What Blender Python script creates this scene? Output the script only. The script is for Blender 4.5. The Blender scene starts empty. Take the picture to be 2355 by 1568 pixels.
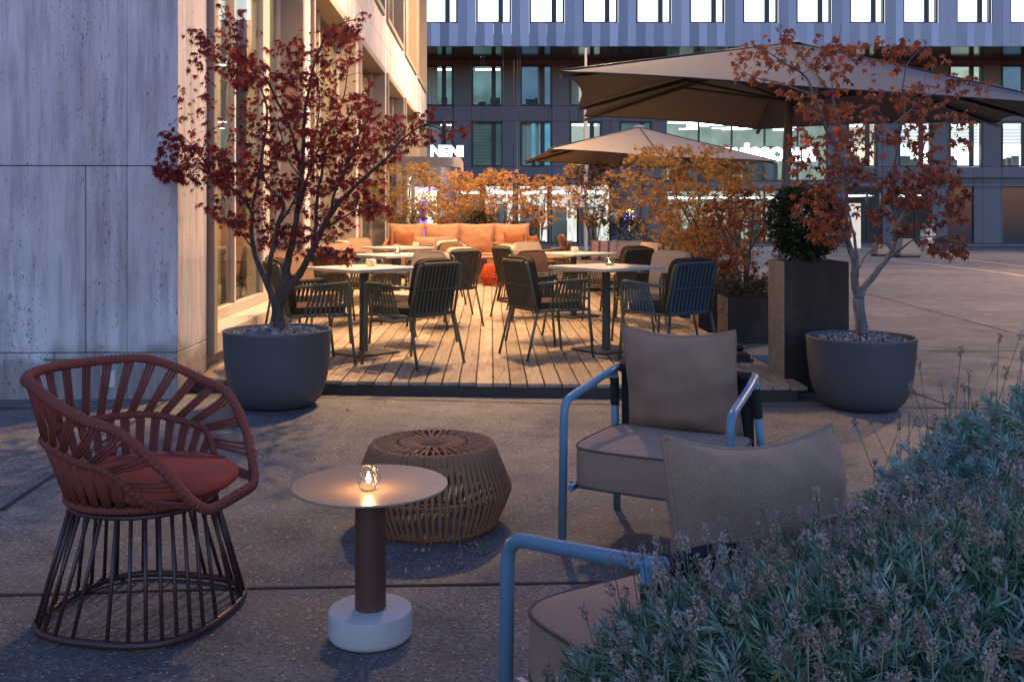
import bpy, math, random
from math import sin, cos, pi, radians as R, sqrt, atan2
from mathutils import Vector as V, Matrix as M, Euler, noise as NZ
random.seed(7)
S = bpy.context.scene
C = S.collection
# ------------------------------------------------------------------ camera, sky, lamps, exposure
F = 2290.0            # focal length in units of a 2355 px wide picture
CH = 1.30             # camera height
cam = bpy.data.cameras.new('camera'); co = bpy.data.objects.new('camera', cam); C.objects.link(co)
co.location = (0, 0, CH); co.rotation_euler = (pi/2, 0, 0)
cam.sensor_width = 36; cam.lens = 35.0; cam.shift_y = -0.1248; cam.clip_end = 500; cam.clip_start = 0.05
S.camera = co
w = bpy.data.worlds.new('World'); S.world = w; w.use_nodes = True
nt = w.node_tree; bg = nt.nodes['Background']
sky = nt.nodes.new('ShaderNodeTexSky'); sky.sky_type = 'NISHITA'; sky.sun_disc = False
sky.sun_elevation = R(-2.5); sky.sun_rotation = R(168); sky.ozone_density = 4.0; sky.dust_density = 0.6
mixs = nt.nodes.new('ShaderNodeMix'); mixs.data_type = 'RGBA'; mixs.blend_type = 'MULTIPLY'
mixs.inputs[0].default_value = 1.0; mixs.inputs[7].default_value = (1.58, 1.56, 0.88, 1)
nt.links.new(sky.outputs[0], mixs.inputs[6]); nt.links.new(mixs.outputs[2], bg.inputs[0])
SKY_STRENGTH = 9.8
bg.inputs[1].default_value = SKY_STRENGTH
S.view_settings.view_transform = 'Standard'; S.view_settings.look = 'None'
S.view_settings.exposure = 0; S.view_settings.gamma = 1
S.render.engine = 'CYCLES'
S.cycles.use_denoising = True
S.cycles.max_bounces = 6; S.cycles.transparent_max_bounces = 12
S.cycles.caustics_reflective = False; S.cycles.caustics_refractive = False
S.cycles.sample_clamp_indirect = 4.0

def light(name, kind, loc, power, col, target=None, size=0.1, spot=None, blend=0.5):
    l = bpy.data.lights.new(name, kind); l.energy = power; l.color = col
    if kind == 'SPOT': l.spot_size = R(spot); l.spot_blend = blend; l.shadow_soft_size = size
    elif kind == 'POINT': l.shadow_soft_size = size
    elif kind == 'AREA': l.size = size
    o = bpy.data.objects.new(name, l); C.objects.link(o); o.location = loc
    if target is not None: o.rotation_euler = (V(target)-V(loc)).to_track_quat('-Z', 'Y').to_euler()
    return o
WARM = (1.0, 0.60, 0.27)
SODIUM = (1.0, 0.62, 0.36)
LAMPS = [  # name, where it hangs, watts, colour, where it points, spot angle, label
    ('pendant_lamp', (-0.1, 9.7, 5.4), 1750, WARM, (-0.15, 9.6, 0), 128, 'round metal lamp on a cable above the front dining tables'),
    ('pendant_lamp', (-0.7, 13.6, 5.8), 1900, WARM, (-0.6, 14.0, 0), 120, 'round metal lamp on a cable above the middle of the terrace'),
    ('pendant_lamp', (-0.6, 17.6, 5.4), 2300, WARM, (-0.8, 18.2, 0), 120, 'round metal lamp on a cable above the apricot sofa'),
    ('flood_lamp', (3.4, 26.0, 9.8), 15000, (1.0,.66,.36), (-2.9, 26.5, 5.0), 125, 'flood lamp on a cable aimed at the far part of the travertine wall'),
    ('flood_lamp', (1.2, 13.0, 8.2), 7000, (1.0,.66,.38), (-2.5, 12.2, 5.0), 110, 'flood lamp on a cable aimed at the near part of the travertine wall'),
    ('mast_lamp', (13.5, 20.0, 8.5), 5000, SODIUM, (8.5, 17.0, 0), 150, 'mast lamp over the near part of the square'),
    ('mast_lamp', (24.0, 35.0, 9.0), 7000, SODIUM, (17.0, 34.0, 0), 150, 'mast lamp over the far part of the square'),
]
# ------------------------------------------------------------------ helpers
def P(x, y, d):       # a point at depth d that the photograph shows at x, y (2355 px wide)
    return V(((x-1177.5)*d/F, d, CH+(490-y)*d/F))
def G(x, y, z=0.0):   # a point at height z
    return P(x, y, F*(CH-z)/(y-490))
A0 = R(1.23)
def W(u, v, z=0.0):   # terrace frame (along / across the boards) to world
    return V((u*cos(A0)-v*sin(A0), u*sin(A0)+v*cos(A0), z))
TER = M.Rotation(A0, 4, 'Z')
def ease(a, b, x):
    t = min(1, max(0, (x-a)/(b-a))); return t*t*(3-2*t)
class MB:
    def __init__(s): s.v = []; s.f = []; s.t = []; s.m = []
    def add(s, vs, fs, tint=0.5, mi=0):
        n = len(s.v); s.v.extend(tuple(p) for p in vs)
        for q in fs: s.f.append([i+n for i in q]); s.t.append(tint); s.m.append(mi)
    def box(s, x0, x1, y0, y1, z0, z1, tint=0.5, mi=0, mat=None):
        vs = [V((x, y, z)) for z in (z0, z1) for y in (y0, y1) for x in (x0, x1)]
        if mat is not None: vs = [mat @ p for p in vs]
        s.add(vs, [(0,2,3,1),(4,5,7,6),(0,1,5,4),(2,6,7,3),(0,4,6,2),(1,3,7,5)], tint, mi)
    def bbox(s, x0, x1, y0, y1, z0, z1, b=0.01, tint=0.5, mi=0, mat=None):   # box with chamfered edges
        xs = (x0, x0+b, x1-b, x1); ys = (y0, y0+b, y1-b, y1); zs = (z0, z0+b, z1-b, z1)
        idx = {}; vs = []
        def g(i, j, k):
            if (i, j, k) not in idx: idx[(i, j, k)] = len(vs); vs.append(V((xs[i], ys[j], zs[k])))
            return idx[(i, j, k)]
        fs = []
        for a in (0, 3):
            o = (1, 2) 
            fs.append([g(a,1,1), g(a,2,1), g(a,2,2), g(a,1,2)]); fs.append([g(1,a,1), g(2,a,1), g(2,a,2), g(1,a,2)]); fs.append([g(1,1,a), g(2,1,a), g(2,2,a), g(1,2,a)])
        q = lambda a: 1 if a == 0 else 2
        for a in (0, 3):
            for c in (0, 3):
                fs.append([g(a,q(c),1), g(a,q(c),2), g(q(a),c,2), g(q(a),c,1)])
                fs.append([g(a,1,q(c)), g(a,2,q(c)), g(q(a),2,c), g(q(a),1,c)])
                fs.append([g(1,a,q(c)), g(2,a,q(c)), g(2,q(a),c), g(1,q(a),c)])
                for e in (0, 3): fs.append([g(a,q(c),q(e)), g(q(a),c,q(e)), g(q(a),q(c),e)])
        if mat is not None: vs = [mat @ p for p in vs]
        s.add(vs, fs, tint, mi)
    def tube(s, pts, r, n=8, closed=False, cap=True, tint=0.5, mi=0, sq=1.0):
        pts = [V(p) for p in pts]; m = len(pts)
        if m < 2: return
        rf = r if callable(r) else (lambda i: r)
        T = []
        for i in range(m):
            a = pts[(i-1) % m] if (closed or i > 0) else pts[0]
            b = pts[(i+1) % m] if (closed or i < m-1) else pts[-1]
            t = b-a; T.append(t.normalized() if t.length > 1e-9 else V((0,0,1)))
        up = V((0,0,1)) if abs(T[0].z) < .9 else V((1,0,0))
        N = [(up - T[0]*up.dot(T[0])).normalized()]
        for i in range(1, m):
            q = T[i-1].rotation_difference(T[i]); nn = q @ N[-1]
            N.append((nn - T[i]*nn.dot(T[i])).normalized())
        vs = []
        for i in range(m):
            B = T[i].cross(N[i]); rr = rf(i)
            for k in range(n):
                a = 2*pi*k/n; vs.append(pts[i]+N[i]*(cos(a)*rr)+B*(sin(a)*rr*sq))
        fs = []
        for i in range(m if closed else m-1):
            j = (i+1) % m
            for k in range(n):
                l = (k+1) % n; fs.append((i*n+k, i*n+l, j*n+l, j*n+k))
        if cap and not closed: fs.append(tuple(range(n))[::-1]); fs.append(tuple(range((m-1)*n, m*n)))
        s.add(vs, fs, tint, mi)
    def lathe(s, prof, n=32, c=(0,0,0), tint=0.5, mi=0, caps=(False, False), sup=None):
        c = V(c); vs = []
        for r, z in prof:
            for k in range(n):
                a = 2*pi*k/n
                vs.append(c+V((r*cos(a), r*sin(a), z)))
        fs = []
        for i in range(len(prof)-1):
            for k in range(n):
                l = (k+1) % n; fs.append((i*n+k, i*n+l, (i+1)*n+l, (i+1)*n+k))
        if caps[0]: fs.append(tuple(range(n))[::-1])
        if caps[1]: fs.append(tuple(range((len(prof)-1)*n, len(prof)*n)))
        s.add(vs, fs, tint, mi)
    def sheet(s, rows, closed=False, tint=0.5, mi=0):
        n = len(rows[0]); vs = [p for r_ in rows for p in r_]; fs = []
        for i in range(len(rows)-1):
            for k in range(n if closed else n-1):
                l = (k+1) % n; fs.append((i*n+k, i*n+l, (i+1)*n+l, (i+1)*n+k))
        s.add(vs, fs, tint, mi)
    def quad(s, a, b, c, d, tint=0.5, mi=0): s.add([a, b, c, d], [(0,1,2,3)], tint, mi)
    def build(s, name, mats, parent=None, smooth=False, angle=None):
        me = bpy.data.meshes.new(name); me.from_pydata(s.v, [], s.f); 
        for mt in (mats if isinstance(mats, (list, tuple)) else [mats]): me.materials.append(mt)
        me.polygons.foreach_set('material_index', s.m)
        at = me.attributes.new('tint', 'FLOAT', 'FACE'); at.data.foreach_set('value', s.t)
        me.polygons.foreach_set('use_smooth', [bool(smooth)]*len(s.f))
        me.update()
        if smooth and angle:
            try: me.set_sharp_from_angle(angle=R(angle))
            except Exception: pass
        o = bpy.data.objects.new(name, me); C.objects.link(o)
        if parent is not None: o.parent = parent
        return o
def tag(o, label=None, cat=None, group=None, kind=None):
    if label: o['label'] = label
    if cat: o['category'] = cat
    if group: o['group'] = group
    if kind: o['kind'] = kind
    return o
def empty(name, loc, rz=0, label=None, cat=None, group=None):
    o = bpy.data.objects.new(name, None); C.objects.link(o); o.location = loc; o.rotation_euler = (0, 0, rz)
    o.empty_display_size = .1
    return tag(o, label, cat, group)
def copy_tree(o, parent=None):
    kids = list(o.children); c = o.copy(); C.objects.link(c)
    c.parent = parent
    for k in kids: copy_tree(k, c)
    return c
def clone(o, loc, rz, label, group=None):
    c = copy_tree(o); c.location = loc; c.rotation_euler = (0, 0, rz); c['label'] = label
    if group: c['group'] = group
    return c
def bend(pts, rad=.05, n=5):      # rounds the corners of a polyline
    pts = [V(p) for p in pts]; out = [pts[0]]
    for i in range(1, len(pts)-1):
        a, b, c = pts[i-1], pts[i], pts[i+1]
        da, dc = (a-b), (c-b); r = min(rad, da.length*.45, dc.length*.45)
        p0 = b+da.normalized()*r; p2 = b+dc.normalized()*r
        for k in range(n+1):
            t = k/n; out.append(p0*(1-t)**2+b*2*t*(1-t)+p2*t*t)
    out.append(pts[-1]); return out
def spline(pts, n=6):
    pts = [V(p) for p in pts]; out = []
    for i in range(len(pts)-1):
        p0 = pts[max(0,i-1)]; p1 = pts[i]; p2 = pts[i+1]; p3 = pts[min(len(pts)-1,i+2)]
        for k in range(n):
            t = k/n
            out.append(.5*((2*p1)+(p2-p0)*t+(2*p0-5*p1+4*p2-p3)*t*t+(3*p1-p0-3*p2+p3)*t**3))
    out.append(pts[-1]); return out
# ------------------------------------------------------------------ materials
class NT:
    def __init__(s, name):
        s.m = bpy.data.materials.new(name); s.m.use_nodes = True; s.t = s.m.node_tree
        s.b = s.t.nodes['Principled BSDF']; s.out = s.t.nodes['Material Output']
    def n(s, ty, **kw):
        x = s.t.nodes.new('ShaderNode'+ty)
        for k, v in kw.items():
            if k.startswith('i_'):
                key = k[2:]; x.inputs[int(key) if key.isdigit() else key.replace('_', ' ')].default_value = v
            else: setattr(x, k, v)
        return x
    def l(s, a, b): s.t.links.new(a, b)
    def coord(s, scale=(1,1,1), rot=(0,0,0), kind='Object'):
        tc = s.n('TexCoord'); mp = s.n('Mapping'); mp.inputs['Scale'].default_value = scale; mp.inputs['Rotation'].default_value = rot
        s.l(tc.outputs[kind], mp.inputs[0]); return mp.outputs[0]
    def noise(s, co_, scale, detail=4, rough=.55, dist=0):
        x = s.n('TexNoise'); x.inputs['Scale'].default_value = scale; x.inputs['Detail'].default_value = detail
        x.inputs['Roughness'].default_value = rough; x.inputs['Distortion'].default_value = dist
        s.l(co_, x.inputs['Vector']); return x.outputs['Fac']
    def ramp(s, fac, stops):
        x = s.n('ValToRGB'); e = x.color_ramp.elements
        while len(e) < len(stops): e.new(.5)
        for i, (p, c) in enumerate(stops):
            e[i].position = p; e[i].color = (*c, 1) if len(c) == 3 else c
        s.l(fac, x.inputs[0]); return x.outputs[0]
    def mix(s, a, b, fac, mode='MIX'):
        x = s.n('Mix', data_type='RGBA', blend_type=mode)
        for sock, val in ((0, fac), (6, a), (7, b)):
            if hasattr(val, 'is_output'): s.l(val, x.inputs[sock])
            elif sock == 0: x.inputs[0].default_value = val
            else: x.inputs[sock].default_value = (*val, 1)
        return x.outputs[2]
    def tint(s):
        a = s.n('Attribute', attribute_name='tint'); return a.outputs['Fac']
    def bump(s, h, strength=.3, dist=.01):
        x = s.n('Bump'); x.inputs['Strength'].default_value = strength; x.inputs['Distance'].default_value = dist
        s.l(h, x.inputs['Height']); s.l(x.outputs[0], s.b.inputs['Normal'])
    def math(s, op, a, b=None):
        x = s.n('Math', operation=op)
        for i, v in enumerate((a, b)):
            if v is None: continue
            if hasattr(v, 'is_output'): s.l(v, x.inputs[i])
            else: x.inputs[i].default_value = v
        return x.outputs[0]
    def col(s, c):
        if hasattr(c, 'is_output'): s.l(c, s.b.inputs['Base Color'])
        else: s.b.inputs['Base Color'].default_value = (*c, 1)
def mat(name, c, rough=.6, metal=0, var=.12, scale=6, bump=0, bscale=60, spec=.5, stretch=(1,1,1), tintvar=0):
    k = NT(name); cd = k.coord(stretch)
    lo = tuple(x*(1-var) for x in c); hi = tuple(min(1, x*(1+var)) for x in c)
    colr = k.mix(lo, hi, k.noise(cd, scale, 5))
    if tintvar:
        g = k.math('ADD', k.math('MULTIPLY', k.tint(), 2*tintvar), 1-tintvar)
        cc = k.n('CombineColor'); [k.l(g, cc.inputs[i]) for i in range(3)]
        colr = k.mix(colr, cc.outputs[0], 1.0, 'MULTIPLY')
    k.col(colr); k.b.inputs['Roughness'].default_value = rough; k.b.inputs['Metallic'].default_value = metal
    k.b.inputs['Specular IOR Level'].default_value = spec
    if bump: k.bump(k.noise(cd, bscale, 3), bump, .004)
    return k.m
def emit(name, c, strength, var=0.0, scale=1.5, stretch=(1,1,1)):
    k = NT(name); cd = k.coord(stretch); k.t.nodes.remove(k.b)
    e = k.n('Emission'); e.inputs['Strength'].default_value = strength
    if var:
        f = k.ramp(k.noise(cd, scale, 3), [(.3, tuple(x*(1-var) for x in c)), (.7, c)])
        k.l(f, e.inputs[0])
    else: e.inputs[0].default_value = (*c, 1)
    k.l(e.outputs[0], k.out.inputs[0]); return k.m
def glass(name, tintc=(.9,.95,.95), refl=.25, rough=.02):
    k = NT(name); k.t.nodes.remove(k.b)
    tr = k.n('BsdfTransparent'); tr.inputs[0].default_value = (*tintc, 1)
    gl = k.n('BsdfGlossy'); gl.inputs['Roughness'].default_value = rough
    fr = k.n('LayerWeight'); fr.inputs[0].default_value = refl
    mx = k.n('MixShader'); k.l(k.math('MULTIPLY', fr.outputs['Fresnel'], .55), mx.inputs[0]); k.l(tr.outputs[0], mx.inputs[1]); k.l(gl.outputs[0], mx.inputs[2])
    k.l(mx.outputs[0], k.out.inputs[0]); return k.m
def leafmat(name, stops, rough=.55, trans=.35):
    k = NT(name); k.t.nodes.remove(k.b)
    c = k.ramp(k.tint(), stops)
    d = k.n('BsdfPrincipled'); d.inputs['Roughness'].default_value = rough; d.inputs['Specular IOR Level'].default_value = .35; k.l(c, d.inputs['Base Color'])
    t = k.n('BsdfTranslucent'); k.l(c, t.inputs[0])
    mx = k.n('MixShader'); mx.inputs[0].default_value = trans
    k.l(d.outputs[0], mx.inputs[1]); k.l(t.outputs[0], mx.inputs[2]); k.l(mx.outputs[0], k.out.inputs[0]); return k.m
def fabric(name, c, scale=260, var=.1, bump=.35):
    if scale < 250: return mat(name, c, .9, var=var, scale=7, bump=.25, bscale=220, spec=.2)
    k = NT(name); cd = k.coord(); n1 = k.noise(cd, 7, 3)
    wea = k.noise(k.coord((1,1,2.0)), 430, 2, .6); dirt_ = k.ramp(k.noise(cd, 3.0, 4), [(.35, (.84,.82,.80)), (.6, (1.05,1.05,1.05))])
    a = k.mix(tuple(x*(1-var) for x in c), tuple(x*(1+var) for x in c), n1); a = k.mix(a, k.ramp(wea, [(.34, (.55,.54,.53)), (.6, (1.15,1.15,1.15))]), .9, 'MULTIPLY')
    k.col(k.mix(a, dirt_, .25, 'MULTIPLY')); k.b.inputs['Roughness'].default_value = .9; k.b.inputs['Specular IOR Level'].default_value = .2; k.b.inputs['Sheen Weight'].default_value = .15
    k.bump(wea, .5, .003); return k.m
    wv = k.n('TexWave', wave_type='BANDS', bands_direction='DIAGONAL'); wv.inputs['Scale'].default_value = scale; wv.inputs['Distortion'].default_value = .6; k.l(cd, wv.inputs[0])
    wz = k.n('TexWave', wave_type='BANDS', bands_direction='Z'); wz.inputs['Scale'].default_value = scale*.8; wz.inputs['Distortion'].default_value = .5; k.l(cd, wz.inputs[0])
    h = k.math('MULTIPLY', wv.outputs['Fac'], wz.outputs['Fac'])
    a = k.mix(tuple(x*(1-var) for x in c), tuple(x*(1+var) for x in c), n1)
    k.col(k.mix(a, tuple(x*.62 for x in c), k.math('MULTIPLY', k.math('SUBTRACT', 1.0, h), .5)))
    k.b.inputs['Roughness'].default_value = .9; k.b.inputs['Specular IOR Level'].default_value = .2
    k.b.inputs['Sheen Weight'].default_value = .15
    k.bump(h, bump, .002); return k.m
# --- stone, ground, wood
def travertine():
    k = NT('travertine'); cd = k.coord((1, 1, .09)); c2 = k.coord((1,1,1)); c3 = k.coord((1,1,.35))
    band = k.ramp(k.noise(cd, 3.2, 6, .62, .4), [(.30, (.41,.37,.37)), (.46, (.55,.515,.525)), (.60, (.61,.58,.595)), (.74, (.49,.45,.455))])
    fine = k.ramp(k.noise(cd, 16, 5, .6), [(.36, (.62,.60,.60)), (.56, (1.04,1.04,1.04))])
    b = k.mix(band, fine, .75, 'MULTIPLY')
    cl = k.ramp(k.noise(c2, .9, 3), [(.38, (.80,.76,.74)), (.62, (1.08,1.05,1.03))])
    b = k.mix(b, cl, .8, 'MULTIPLY')
    pit = k.noise(c3, 85, 3, .6); zone = k.noise(cd, 5.0, 3)
    thr = k.math('SUBTRACT', pit, k.math('MULTIPLY', zone, .30))
    pits = k.ramp(thr, [(.165, (.2,.18,.17)), (.225, (1,1,1))])
    b = k.mix(b, pits, .75, 'MULTIPLY')
    # grime rising from the ground
    sep = k.n('SeparateXYZ'); tc = k.n('TexCoord'); k.l(tc.outputs['Object'], sep.inputs[0])
    zz = k.math('ADD', sep.outputs['Z'], k.math('MULTIPLY', k.noise(c2, 3.5, 5), -.55))
    gr = k.ramp(zz, [(-.0, (.40,.36,.33)), (.12, (1,1,1))])
    b = k.mix(b, gr, .8, 'MULTIPLY')
    k.col(b); k.b.inputs['Roughness'].default_value = .62
    k.bump(k.math('ADD', thr, k.math('MULTIPLY', k.noise(c2, 120, 2), .08)), .35, .01); return k.m
def concrete_ground():
    k = NT('paving_concrete'); c = k.coord((1,1,1))
    big = k.ramp(k.noise(c, .55, 5, .6), [(.3, (.092,.086,.080)), (.5, (.148,.139,.130)), (.7, (.20,.188,.176))])
    med = k.ramp(k.noise(c, 4.0, 5, .65), [(.32, (.62,.60,.59)), (.65, (1.15,1.14,1.13))])
    b = k.mix(big, med, .9, 'MULTIPLY')
    fine = k.ramp(k.noise(c, 62, 4, .75), [(.34, (.30,.29,.28)), (.52, (1.0,1.0,1.0)), (.66, (1.6,1.57,1.52))])
    b = k.mix(b, fine, .85, 'MULTIPLY')
    vo = k.n('TexVoronoi'); vo.inputs['Scale'].default_value = 62; k.l(c, vo.inputs[0])
    sp = k.ramp(vo.outputs['Distance'], [(.20, (1,1,1)), (.30, (0,0,0))])
    msk = k.ramp(k.noise(c, 24, 2), [(.50, (0,0,0)), (.60, (1,1,1))])
    f = k.mix((0,0,0), sp, msk)
    b = k.mix(b, (.42,.40,.38), f)
    v3 = k.n('TexVoronoi'); v3.inputs['Scale'].default_value = 48; k.l(k.coord((1.3,1,1), (0,0,.7)), v3.inputs[0])
    b = k.mix(b, (.045,.04,.037), k.mix((0,0,0), k.ramp(v3.outputs['Distance'], [(.16, (1,1,1)), (.27, (0,0,0))]), k.ramp(k.noise(c, 19, 2), [(.48, (0,0,0)), (.58, (1,1,1))])))
    stain = k.ramp(k.noise(c, 1.7, 6, .65, .6), [(.30, (.62,.59,.57)), (.42, (1,1,1))])
    b = k.mix(b, stain, .7, 'MULTIPLY')
    k.col(b)
    k.l(k.ramp(k.noise(c, 2.2, 5), [(.35, (.58,.58,.58)), (.65, (.85,.85,.85))]), k.b.inputs['Roughness'])
    k.bump(k.math('ADD', k.noise(c, 110, 3, .7), k.math('MULTIPLY', k.noise(c, 5, 4), .4)), .5, .004); return k.m
def plank_wood():
    k = NT('larch_planks'); c = k.coord((9, .55, 9)); c2 = k.coord((1,1,1))
    off = k.n('VectorMath', operation='ADD'); k.l(c, off.inputs[0])
    cx = k.n('CombineXYZ'); k.l(k.math('MULTIPLY', k.tint(), 37.0), cx.inputs[1]); k.l(k.math('MULTIPLY', k.tint(), 11.0), cx.inputs[0]); k.l(cx.outputs[0], off.inputs[1])
    n1 = k.noise(off.outputs[0], 2.4, 6, .6, 1.8)
    b = k.ramp(n1, [(.25, (.17,.115,.075)), (.45, (.33,.245,.165)), (.6, (.40,.305,.21)), (.75, (.25,.18,.12))])
    fib = k.ramp(k.noise(k.coord((60, 2.0, 60)), 3, 4), [(.3, (.68,.66,.64)), (.6, (1.05,1.05,1.05))])
    b = k.mix(b, fib, .75, 'MULTIPLY')
    g = k.math('ADD', k.math('MULTIPLY', k.tint(), .55), .70)
    cc = k.n('CombineColor'); [k.l(g, cc.inputs[i]) for i in range(3)]
    b = k.mix(b, cc.outputs[0], 1.0, 'MULTIPLY')
    dirt = k.ramp(k.noise(c2, 2.3, 5), [(.3, (.62,.6,.58)), (.5, (1,1,1))]); b = k.mix(b, dirt, .6, 'MULTIPLY')
    k.col(b); k.b.inputs['Roughness'].default_value = .62
    k.bump(k.math('ADD', n1, k.noise(k.coord((60,2,60)), 3, 4)), .35, .006); return k.m
def old_steel(name, c1, c2, c3):
    k = NT(name); c = k.coord((1,1,.25)); c0 = k.coord((1,1,4.0))
    b = k.ramp(k.noise(c, 4, 6, .65), [(.3, c1), (.52, c2), (.72, c3)])
    f = k.ramp(k.noise(c0, 9, 4, .7), [(.35, (.7,.68,.66)), (.6, (1.1,1.1,1.1))])
    k.col(k.mix(b, f, .7, 'MULTIPLY')); k.b.inputs['Roughness'].default_value = .6; k.b.inputs['Specular IOR Level'].default_value = .3
    k.bump(k.noise(c0, 14, 4), .2, .004); return k.m
def bark(name, c1, c2):
    k = NT(name); c = k.coord((1,1,.3)); n1 = k.noise(c, 22, 5, .65)
    k.col(k.ramp(n1, [(.32, c1), (.65, c2)])); k.b.inputs['Roughness'].default_value = .8
    k.bump(k.noise(c, 40, 4), .5, .01); return k.m
def rope(name, c, scale=55):
    k = NT(name); cd = k.coord()
    wv = k.n('TexWave', wave_type='BANDS', bands_direction='DIAGONAL'); wv.inputs['Scale'].default_value = scale; k.l(cd, wv.inputs[0])
    a = k.mix(tuple(x*.75 for x in c), tuple(min(1,x*1.2) for x in c), k.noise(cd, 9, 3))
    k.col(k.mix(a, tuple(x*.5 for x in c), k.math('MULTIPLY', wv.outputs['Fac'], .45)))
    k.b.inputs['Roughness'].default_value = .82; k.b.inputs['Specular IOR Level'].default_value = .25
    k.bump(wv.outputs['Fac'], .35, .002); return k.m
m_stone = travertine(); m_ground = concrete_ground(); m_plank = plank_wood()
m_joint = mat('joint_dirt', (.03,.026,.024), .95, var=.4, scale=30, bump=.3)
m_dark_under = mat('dark_timber_and_shade', (.045,.034,.026), .85, var=.3, scale=8, bump=.3)
m_bronze = mat('bronze_frame_paint', (.30,.235,.175), .45, var=.08, scale=3)
m_bronze_lt = mat('pale_frame_paint', (.46,.40,.34), .5, var=.06, scale=3)
m_blackgap = mat('black_gasket', (.015,.014,.014), .7)
m_glass = glass('shop_glass', (.92,.95,.95), .26)
m_glass_far = glass('office_glass', (.92,.97,.97), .12)
m_pot = mat('anthracite_pot', (.066,.067,.074), .55, var=.22, scale=4, bump=.08, bscale=160)
m_gravel = mat('slate_gravel', (.17,.165,.17), .8, var=.3, scale=25, tintvar=.55)
m_soil = mat('dark_soil', (.03,.025,.02), .95, var=.4, scale=20, bump=.5)
m_steel_shaded = old_steel('weathered_steel_shaded', (.020,.013,.011), (.034,.022,.018), (.060,.040,.030))
m_steel_lit = old_steel('weathered_steel_lit', (.17,.14,.115), (.24,.205,.17), (.33,.28,.24))
m_bark_l = bark('maple_bark_brown', (.03,.019,.015), (.095,.066,.05))
m_bark_r = bark('maple_bark_grey', (.075,.066,.062), (.19,.175,.165))
m_bark_d = bark('twig_bark', (.05,.035,.025), (.13,.09,.06))
m_leaf_l = leafmat('crimson_leaf', [(0,(.05,.008,.010)), (.3,(.19,.013,.018)), (.55,(.22,.052,.020)), (.8,(.42,.03,.026)), (1,(.30,.13,.04))], trans=.45)
m_leaf_r = leafmat('russet_leaf', [(0,(.09,.024,.022)), (.35,(.22,.06,.030)), (.65,(.36,.11,.04)), (.9,(.48,.18,.08)), (1,(.80,.11,.02))])
m_leaf_o = leafmat('orange_leaf', [(0,(.14,.07,.025)), (.3,(.36,.18,.055)), (.6,(.56,.27,.075)), (.85,(.60,.36,.11)), (1,(.34,.31,.10))], trans=.5)
m_leaf_o2 = leafmat('olive_brown_leaf', [(0,(.07,.055,.02)), (.3,(.22,.15,.05)), (.55,(.36,.235,.07)), (.8,(.52,.26,.08)), (1,(.22,.25,.08))], trans=.5)
m_leaf_g = leafmat('dark_green_leaf', [(0,(.016,.024,.012)), (.6,(.05,.075,.03)), (1,(.13,.15,.06))], trans=.2)
m_leaf_br = leafmat('dry_brown_leaf', [(0,(.06,.04,.03)), (.5,(.15,.10,.06)), (.8,(.12,.13,.07)), (1,(.33,.31,.28))], trans=.25)
m_lav_leaf = leafmat('lavender_leaf', [(0,(.04,.07,.02)), (.3,(.135,.23,.125)), (.6,(.27,.40,.32)), (.85,(.50,.64,.58)), (.93,(.30,.24,.08)), (1,(.33,.26,.10))], trans=.15, rough=.7)
m_lav_fl = leafmat('lavender_flower', [(0,(.12,.09,.07)), (.5,(.30,.235,.19)), (.9,(.52,.42,.36)), (.97,(.3,.2,.26)), (1,(.20,.09,.62))], trans=.1, rough=.85)
m_red_rope = rope('wine_red_rope', (.225,.062,.046))
m_red_steel = mat('oxblood_steel', (.060,.025,.024), .38, var=.08, spec=.5)
m_red_cush = fabric('red_cushion', (.26,.055,.040), 240)
m_brown_rope = rope('tobacco_rope', (.40,.19,.09))
m_orange_rope = rope('orange_rope', (.60,.10,.022)); m_terra_rope = rope('terracotta_rope', (.46,.15,.085))
m_rust_steel = mat('rust_brown_steel', (.085,.035,.028), .5, var=.1)
m_top_tan = mat('tan_table_top', (.36,.25,.165), .36, var=.05, scale=4, spec=.5)
m_concrete_lt = mat('pale_cast_concrete', (.50,.495,.485), .75, var=.18, scale=9, bump=.15, bscale=120)
m_blue_tube = mat('blue_grey_tube', (.135,.265,.355), .36, var=.04, scale=3, spec=.55)
m_taupe = fabric('taupe_fabric', (.41,.26,.175), 300)
m_taupe_pil = fabric('taupe_pillow_fabric', (.365,.225,.145), 300)
m_black_web = mat('black_webbing', (.018,.016,.016), .8, bump=.3, bscale=300)
m_green_tube = mat('sage_tube', (.085,.090,.058), .4, var=.05)
m_green_web = mat('olive_webbing', (.072,.062,.036), .8, var=.15, scale=20, bump=.3, bscale=200)
m_blue_web = mat('petrol_webbing', (.055,.13,.21), .75, var=.15, scale=20)
m_cush_cream = fabric('cream_cushion', (.50,.37,.26), 200); m_cush_tan = fabric('tan_cushion', (.36,.205,.115), 200)
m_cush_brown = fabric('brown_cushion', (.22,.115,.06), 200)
m_cush_orange = fabric('orange_cushion', (.29,.10,.042), 200)
m_cush_shaded = fabric('shaded_brown_cushion', (.055,.032,.02), 200); m_petrol_web = mat('dark_petrol_webbing', (.045,.080,.105), .75, var=.2, scale=20)  # dark cushion: shade behind the chair slats put into its colour
m_sofa_back = fabric('apricot_cushion', (.44,.225,.125), 180); m_sofa_seat = fabric('apricot_seat', (.44,.20,.10), 180)
m_table_white = mat('pale_table_top', (.58,.50,.43), .45, var=.06, scale=18)
m_table_base = mat('dark_green_steel', (.060,.062,.052), .45, var=.1)
m_wood_brown = mat('brown_timber', (.27,.145,.07), .5, var=.2, scale=5, stretch=(1,6,6))
m_wax = mat('candle_wax', (.8,.72,.6), .5)
m_flame = emit('flame', (1,.55,.18), 60)
m_cglass = glass('candle_glass', (.93,.95,.97), .35, .03)
m_canvas_big = fabric('taupe_canvas', (.155,.160,.166), 60, .05, .1); m_canvas_small = fabric('sand_canvas', (.30,.26,.22), 60, .05, .1)
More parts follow.
